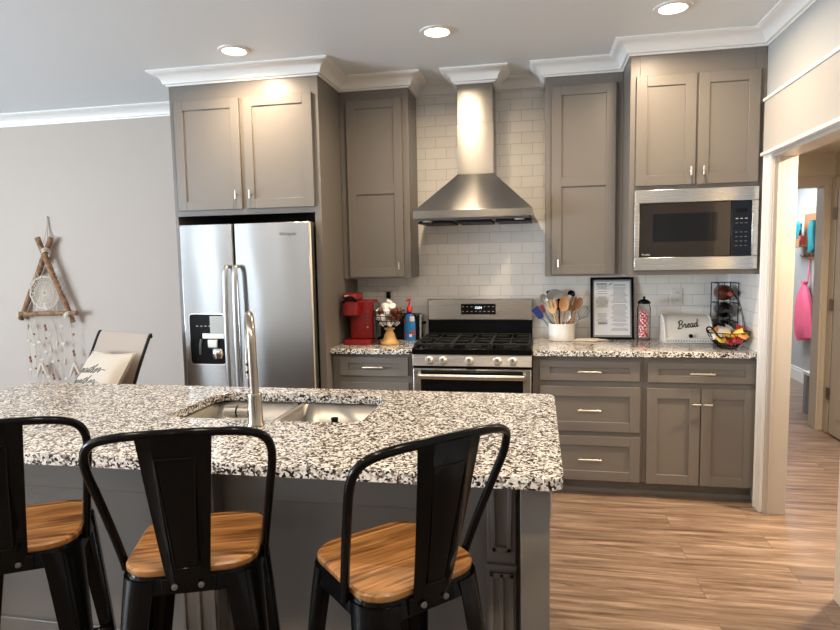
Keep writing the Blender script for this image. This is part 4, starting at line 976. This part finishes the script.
# script lettering made of strokes
def stroke_letters(word):
    G = {
        'B': ([[(.15, 1.75), (.2, .9), (.1, 0)], [(-.15, 1.45), (.1, 1.85), (.7, 2.0), (1.0, 1.6), (.75, 1.1), (.3, 1.0), (.8, .95), (1.1, .5), (.75, .02), (.2, -.05), (-.2, .25)]], 1.25),
        'r': ([[(0, .35), (.25, .95), (.32, 1.1), (.42, .9), (.62, .9), (.55, .3), (.72, .02), (.95, .35)]], .9),
        'e': ([[(0, .35), (.35, .5), (.62, .8), (.45, 1.05), (.18, .7), (.2, .2), (.45, 0), (.8, .35)]], .8),
        'a': ([[(.75, .85), (.5, 1.02), (.18, .75), (.12, .3), (.35, 0), (.62, .35), (.76, .95), (.7, .3), (.85, 0), (1.05, .35)]], 1.0),
        'd': ([[(.75, .85), (.5, 1.02), (.18, .75), (.12, .3), (.35, 0), (.65, .4), (.88, 1.9), (.75, .5), (.85, .02), (1.1, .4)]], 1.0),
        'g': ([[(.75, .85), (.5, 1.02), (.18, .75), (.15, .3), (.38, .05), (.65, .4), (.76, .95), (.6, -.5), (.3, -.95), (.05, -.7), (.5, -.15), (1.05, .35)]], 1.0),
        't': ([[(0, .35), (.3, 1.0), (.42, 1.65), (.3, .6), (.35, .05), (.7, .35)], [(.05, 1.15), (.75, 1.25)]], .65),
        'h': ([[(0, .35), (.35, 1.3), (.42, 1.9), (.28, 1.7), (.18, 0), (.3, .7), (.55, .98), (.65, .6), (.62, .1), (.8, .02), (1.0, .35)]], .95),
        'o': ([[(.45, 1.0), (.15, .7), (.2, .15), (.5, .02), (.72, .4), (.62, .9), (.45, 1.0), (.85, .85)]], .85),
    }
    x = 0; out = []
    for ch in word:
        st, adv = G[ch]
        for s_ in st: out.append([(x + u, v) for u, v in s_])
        x += adv
    return out, x
def write_script(word, size, surf, r, m, parent, name, tail=0, slant=.2):
    st, w_ = stroke_letters(word); b = B()
    for s_ in st:
        p2 = catmull([(u, v, 0) for u, v in s_], 5)
        b.tube([surf((p.x + slant * p.y) * size, p.y * size) for p in p2], r, 6)
    if tail: b.tube([surf((w_ + q * tail) * size, (.35 + .25 * sin(q * 3)) * size) for q in (0, .33, .66, 1)], r, 6)
    return b.build(name, m, parent)
# bread box
bx_ = thing('bread_box', 'white enamel bread box with black script lettering', 'bread box', P(1.385, .17, .92))
bx0, bx1 = 1.233, 1.533
prof = [(.05, .922), (.245, .922), (.250, .948), (.240, .955), (.232, 1.00), (.212, 1.045), (.178, 1.080), (.13, 1.095), (.07, 1.092), (.05, 1.07)]
pf = [(d, z) for d, z in prof]
b = B(); b.loft([[P(bx0 + .012, d, z) for d, z in pf], [P(bx1 - .012, d, z) for d, z in pf]]).build('lid', M['enamel'], bx_, .003)
po_ = [(.046, .92), (.252, .92), (.255, .95), (.238, 1.0), (.217, 1.049), (.181, 1.085), (.13, 1.10), (.068, 1.097), (.046, 1.073)]
for xx in (bx0, bx1 - .012): B().loft([[P(xx, d, z) for d, z in po_], [P(xx + .012, d, z) for d, z in po_]]).build('end_panel', M['white'], bx_, .003)
B().box(bx0 + .012, bx1 - .012, .246, .254, .921, .952).build('base_strip', M['white'], bx_, .002)
b = B()
for k in range(16): 
    x = bx0 + .022 + k * .0165; b.loft([[P(x - .005, .2542, .930), P(x + .005, .2542, .930), P(x, .2542, .944)], [P(x - .005, .2552, .930), P(x + .005, .2552, .930), P(x, .2552, .944)]])
b.build('border_pattern', M['greyink'], bx_)
B().lathe([(.006, 0), (.006, -.008), (.013, -.012), (.013, -.018), (0, -.022)], P(1.395, .236, .968), 16, 'y').build('knob', M['blackplastic'], bx_)
def bread_surf(u, v):
    z = 1.012 + v + .12 * u; d = None
    for (d0, z0), (d1, z1) in zip(prof[3:], prof[4:]):
        if z0 <= z <= z1: d = d0 + (d1 - d0) * (z - z0) / (z1 - z0)
    return P(1.322 + u, (d or .2) + .0015, z)
write_script('Bread', .0245, bread_surf, .0029, M['ink'], bx_, 'lettering', 0, .15)
# wine rack with bottles
wr = thing('wire_rack', 'tall black wire rack in the counter corner', 'rack', P(1.62, .10, .92))
b = B()
for d in (.10, .27):
    b.tube([P(1.552, d, .9205), P(1.552, d, 1.31), P(1.67, d, 1.31), P(1.67, d, .9205)], .0035, 6)
    for x in (1.59, 1.632): b.tube([P(x, d, .95), P(x, d, 1.31)], .0022, 5) if d < .15 else None
for z in (.945, 1.06, 1.18, 1.31):
    for x in (1.552, 1.67): b.tube([P(x, .10, z), P(x, .27, z)], .0035, 6)
    b.tube([P(1.552, .10, z), P(1.67, .10, z)], .003, 6)
for zc in (1.245, 1.135, 1.02):
    for sx in (-.03, .03): b.tube([P(1.611 + sx, .10, zc - .0435), P(1.611 + sx, .27, zc - .0435)], .0025, 6)
b.build('wire_frame', M['blackplastic'], wr)
def lying_bottle(z, label, mbody, mneck):
    o = thing('wine_bottle', label, 'bottle', P(1.611, .20, z - .05), 'bottles in the wire rack')
    c = P(1.611, .108, z)
    B().lathe([(0, 0), (.046, -.003), (.05, -.01), (.05, -.09), (.044, -.118), (.022, -.148), (.0145, -.18)], c, 20, 'y').build('body', mbody, o)
    B().lathe([(.0145, -.18), (.0165, -.184), (.0165, -.202), (0, -.203)], c, 16, 'y').build('cap', mneck, o)
lying_bottle(1.245, 'dark red bottle lying at the top of the wire rack', M['foil'], M['labelred'])
lying_bottle(1.135, 'black bottle lying in the middle of the wire rack', M['bottle'], M['bottle'])
lying_bottle(1.02, 'black bottle with pale stopper lying low in the wire rack', M['bottle'], M['cork'])
# wire fruit bowl with banana arch
fb = thing('wire_bowl', 'black wire bowl with tall banana hook full of snacks', 'bowl', P(1.575, .455, .92))
fcn = P(1.562, .455, .92)
b = B()
for z, r in ((.006, .05), (.022, .062), (.05, .095), (.078, .112), (.102, .122)): b.tube([fcn + Vector((r * cos(a), r * sin(a), z)) for a in [2 * pi * k / 32 for k in range(32)]], .003 if z > .09 else .0022, 6, True)
for k in range(18):
    a = 2 * pi * k / 18; b.tube(catmull([fcn + Vector((r * cos(a), r * sin(a), z)) for z, r in ((.006, .05), (.022, .062), (.05, .095), (.102, .122))], 3), .0018, 5)
b.build('wire_basket', M['blackplastic'], fb)
B().tube(catmull([fcn + Vector((-.118, -.03, .098)), fcn + Vector((-.135, -.045, .125)), fcn + Vector((-.115, -.06, .135)), fcn + Vector((-.075, -.095, .08)), fcn + Vector((-.06, -.10, .075))], 6), .005, 8).build('loop_handle', M['blackplastic'], fb)
for s_ in (-.012, .012): B().tube(catmull([fcn + Vector((.105, .06 + s_, .09)), fcn + Vector((.108, .08 + s_, .17)), fcn + Vector((.085, .09 + s_, .27)), fcn + Vector((.05, .09 + s_ * .5, .33)), fcn + Vector((.015, .08, .345)), fcn + Vector((.0, .06, .325))], 6), .0022, 8).build('hook_arch', M['blackplastic'], fb)
snacks = [(-.07, -.06, .085, 'wrapwhite', 'silver white wrapped snack by the loop handle of the wire bowl'), (-.055, -.075, .06, 'yellow', 'yellow packet low at the front left of the wire bowl'), (-.015, -.085, .09, 'yellow', 'yellow packet at the front middle of the wire bowl'),
          (.03, -.085, .065, 'wrapred', 'red wrapped snack at the front of the wire bowl'), (.035, -.07, .105, 'yellow', 'yellow packet above the red snack in the bowl'), (.075, -.05, .085, 'yellow', 'yellow packet at the front right of the wire bowl'),
          (-.03, -.03, .115, 'wrapwhite', 'silver white packet on top of the snack heap'), (.07, 0, .115, 'wrapred', 'red packet at the top right of the snack heap'), (-.06, .01, .11, 'orange', 'orange packet at the back left of the snack heap'),
          (.02, .03, .115, 'wrapwhite', 'cream packet at the back of the snack heap'), (.06, .05, .09, 'orange', 'orange packet at the back right of the wire bowl'), (-.03, .07, .08, 'yellow', 'yellow packet at the back of the wire bowl'),
          (.0, -.02, .045, 'wrapred', 'dark red packet deep in the middle of the wire bowl'), (.05, -.095, .088, 'orange', 'curled orange strip at the front of the wire bowl')]
rnd = random.Random(11)
for (dx, dy, z, m_, l_) in snacks:
    b = B(); w_, h_ = rnd.uniform(.031, .040), rnd.uniform(.021, .028); rings = []
    for k in range(9):
        u = -1 + 2 * k / 8; th = .013 * (1 - u * u) ** .6 + .0012; ww = h_ * (1 if abs(u) < .9 else 1.15)
        rings.append([Vector((u * w_, ww * cos(a) * (.95 + .05 * sin(9 * u)), th * sin(a))) for a in [2 * pi * j / 14 for j in range(14)]])
    b.loft(rings); o = b.build('snack_packet', M[m_]); o.location = fcn + Vector((dx, dy, z)); o.rotation_euler = (rnd.uniform(.3, 1.2), rnd.uniform(-.6, .6), rnd.uniform(-1, 1))
    tag(o, l_, 'snack packet', 'snacks in the wire bowl')

# ------------------------------------------------------------------ left wall: hanging, chair, pillows
wh = thing('wall_hanging', 'driftwood triangle wall hanging with doily and strings of shells', 'wall hanging', P(-3.65, .03, 1.1))
def stick(a, c, r, d0, d1):
    p = [P(a[0] + (c[0] - a[0]) * k / 8 + random.uniform(-.004, .004), d0 + (d1 - d0) * k / 8, a[1] + (c[1] - a[1]) * k / 8) for k in range(9)]
    B().tube(p, [r * random.uniform(.9, 1.1) for _ in p], 10).build('stick', M['bark'], wh)
stick((-3.895, 1.055), (-3.53, 1.73), .022, .035, .05); stick((-3.37, 1.03), (-3.645, 1.735), .022, .06, .07); stick((-3.85, 1.105), (-3.305, 1.112), .021, .09, .085)
b = B(); ctr = P(-3.61, .075, 1.28)
for r, tr in ((.016, .003), (.03, .003), (.045, .0025), (.06, .0035), (.078, .0025), (.092, .0045), (.11, .003), (.128, .005), (.138, .003)):
    wob = 3 if r < .1 else 6
    b.tube([ctr + Vector(((r + .004 * sin(12 * a)) * 1.02 * cos(a), 0, (r + .004 * sin(12 * a)) * sin(a))) for a in [2 * pi * k / 48 for k in range(48)]], tr, 5, True)
for k in range(24):
    a = 2 * pi * k / 24; b.tube([ctr + Vector((.012 * cos(a), 0, .012 * sin(a))), ctr + Vector((.135 * cos(a), 0, .135 * sin(a)))], .003, 5)
b.build('doily', M['rope'], wh)
b = B()
for k in range(20):
    a = 2 * pi * k / 20; p = ctr + Vector((.138 * cos(a), 0, .138 * sin(a)))
    if sin(a) < -.5: q = P(p.x, .085, 1.125)
    else:
        zz = min(1.60, p.z + .06); fr_ = (1.72 - zz) / (1.72 - 1.06); q = P(-3.59 + (1 if cos(a) > 0 else -1) * .27 * fr_ + (.01 if cos(a) > 0 else -.005), .06, zz)
    b.tube([p, q], .0022, 5)
b.build('lacing', M['rope'], wh)
b = B()
for (x, z, d, rr_) in ((-3.59, 1.625, .055, .032), (-3.86, 1.10, .06, .032), (-3.395, 1.10, .075, .034)):
    for s_ in (-.012, 0, .012): b.tube([P(x + rr_ * cos(a), d + rr_ * sin(a) * 1.0, z + s_ + .012 * sin(a * 2)) for a in [2 * pi * k / 18 for k in range(18)]], .0055, 6, True)
b.build('binding', M['rope'], wh)
B().tube(catmull([P(-3.60, .06, 1.70), P(-3.60, .02, 1.81), P(-3.592, .012, 1.905), P(-3.59, .02, 1.80), P(-3.57, .055, 1.70)], 5), .004, 6).cyl(P(-3.592, 0, 1.905), P(-3.592, .02, 1.908), .005, 8).build('hanging_cord', M['rope'], wh)
rnd = random.Random(21)
xs = [-3.815, -3.76, -3.705, -3.65, -3.595, -3.54, -3.475, -3.385]
for i, x in enumerate(xs):
    zb = .36 + .10 * rnd.random(); d = .09
    pts = [P(x + .008 * sin(k * 1.7 + i), d - .035 * min(1, k / 3), 1.09 - (1.09 - zb) * k / 8) for k in range(9)]
    so = B().tube(pts, .0024, 6).build('string', M['rope'], wh)
    zc = 1.0 - .07 * (i % 3)
    while zc > zb:
        kind = rnd.random(); c = P(x + rnd.uniform(-.008, .008), .058, zc)
        b = B()
        if kind < .45: b.ball(c, .0165, 8, (1.1, .5, .9)); mm = M['shell']
        elif kind < .62: b.ball(c, .011, 7, (1, .8, 1.3)); b.ball(c + Vector((.005, 0, -.028)), .012, 7, (1, .7, 1.3)); mm = M['shellred']
        elif kind < .8: b.lathe([(.003, .03), (.013, .0), (.010, -.018), (.002, -.03)], c, 8); mm = M['shell']
        else: b.ball(c, .009, 6); mm = M['wood_dark']
        b.build('shell', mm, so); zc -= rnd.uniform(.09, .16)
    if i in (2, 7):
        c = P(x, .058, .62); b = B()
        for s_ in (-1, 1): b.tube([c + Vector((0, 0, .07)), c + Vector((s_ * .03, 0, .0)), c + Vector((s_ * .055, 0, -.05))], [.012, .014, .005], 8)
        b.build('shell', M['shell'], so)
# sling chair, turned to face front-left
CA = radians(180 - 20)   # local +y forward
chm = Matrix.Translation(P(-2.42, 1.085, 0)) @ Matrix.Rotation(CA, 4, 'Z')
ch = thing('sling_chair', 'taupe mesh sling chair with dark frame standing behind the island', 'chair', P(-2.42, 1.085, 0))
hw_ = .27
prof_c = [(-.285, 1.04), (-.265, 1.02), (-.175, .82), (-.09, .60), (-.03, .50), (.0, .47), (.08, .452), (.25, .455), (.42, .46), (.45, .45)]
pc_ = catmull([(0, y, z) for y, z in prof_c], 4)
isb = max(range(len(pc_)), key=lambda i: -abs(pc_[i].y - 0))
for nm, seq in (('back_sling', pc_[:isb + 1]), ('seat_sling', pc_[isb:])):
    b = B(); b.loft([[Vector((-hw_, p.y, p.z)), Vector((hw_, p.y, p.z)), Vector((hw_, p.y - .002, p.z - .004)), Vector((-hw_, p.y - .002, p.z - .004))] for p in seq]).xf(chm).build(nm, M['sling'], ch)
for s_ in (-1, 1):
    B().tube([Vector((s_ * (hw_ + .008), p.y, p.z)) for p in pc_], .0105, 10).xf(chm).build('side_rail', M['chairframe'], ch)
    B().tube(catmull([(s_ * (hw_ + .03), .36, .01), (s_ * (hw_ + .03), .37, .35), (s_ * (hw_ + .035), .30, .60), (s_ * (hw_ + .035), .10, .64), (s_ * (hw_ + .03), -.17, .66)], 5), .013, 10).xf(chm).build('arm_and_front_leg', M['chairframe'], ch)
    B().tube([Vector((s_ * (hw_ + .02), .02, .42)), Vector((s_ * (hw_ + .03), -.26, .012))], .013, 10).xf(chm).build('rear_leg', M['chairframe'], ch)
for (y, z) in ((-.285, 1.04), (.45, .45), (.0, .45)): B().tube([Vector((-hw_ - .008, y, z - .012)), Vector((hw_ + .008, y, z - .012))], .010, 8).xf(chm).build('cross_bar', M['chairframe'], ch)
def pillow(name, label, w_, h_, th, loc, rz, lean_, tw=0):
    N = 18; rows = []; b = B()
    def pt(u, v, s_):
        f = max(0, (1 - abs(u) ** 2.6)) ** .5 * max(0, (1 - abs(v) ** 2.6)) ** .5
        pin = 1 - .05 * (1 - abs(u)) * 0 - .07 * (abs(v) ** 2 * (1 - u * u) * 0 + 0)
        x = u * w_ * (1 - .07 * (1 - v * v)); z = v * h_ * (1 - .07 * (1 - u * u))
        return Vector((x, -s_ * th * f + .004 * sin(5 * u + 3 * v) * f, z))
    mtx = Matrix.Translation(loc) @ Matrix.Rotation(rz, 4, 'Z') @ Matrix.Rotation(lean_, 4, 'X') @ Matrix.Rotation(tw, 4, 'Y')
    o = thing(name, label, 'pillow', loc)
    for s_ in (1, -1): b.sheet([[pt(-1 + 2 * i / N, -1 + 2 * j / N, s_) for i in range(N + 1)] for j in range(N + 1)])
    bmesh.ops.remove_doubles(b.bm, verts=b.bm.verts, dist=.0004)
    b.xf(mtx); b.build('cushion', M['pillow'], o)
    rim = [(-1, -1 + 2 * k / 10) for k in range(10)] + [(-1 + 2 * k / 10, 1) for k in range(10)] + [(1, 1 - 2 * k / 10) for k in range(10)] + [(1 - 2 * k / 10, -1) for k in range(10)]
    B().tube([mtx @ pt(u, v, 0) for u, v in rim], .005, 6, True).build('piping', M['pillow'], o)
    return o, mtx, pt
pa, ple, ptw = radians(24.5), radians(33.5), radians(-3)
pr_ = Matrix.Rotation(-pa, 4, 'Z') @ Matrix.Rotation(-ple, 4, 'X') @ Matrix.Rotation(ptw, 4, 'Y')
pf_ = Vector((-sin(pa), -cos(pa), 0)); pup = pr_ @ Vector((0, 0, 1)); PW, PH = .235, .265
ptop = P(-2.235, 1.065, .947)
p2, _, _ = pillow('throw_pillow', 'plain cream pillow tucked behind the lettered pillow', .225, PH, .055, ptop - pup * PH - pf_ * .118 + Vector((-.085, -.03, -.01)), -pa, -ple, ptw)
p1, mt, pt_ = pillow('throw_pillow', 'cream pillow with grey script lettering on the sling chair', PW, PH, .065, ptop - pup * PH, -pa, -ple, ptw)
def pil_surf(off_u, off_v):
    def g(u, v):
        uu, vv = (off_u + u * 1.3) / PW, (off_v + v + .08 * u) / PH
        p = pt_(max(-.98, min(.98, uu)), max(-.98, min(.98, vv)), 1); return mt @ (p + Vector((0, -.001, 0)))
    return g
write_script('gather', .034, pil_surf(-.165, .095), .0024, M['script'], p1, 'lettering', 1.4, .45)
write_script('together', .034, pil_surf(-.215, .005), .0024, M['script'], p1, 'lettering', 1.2, .45)
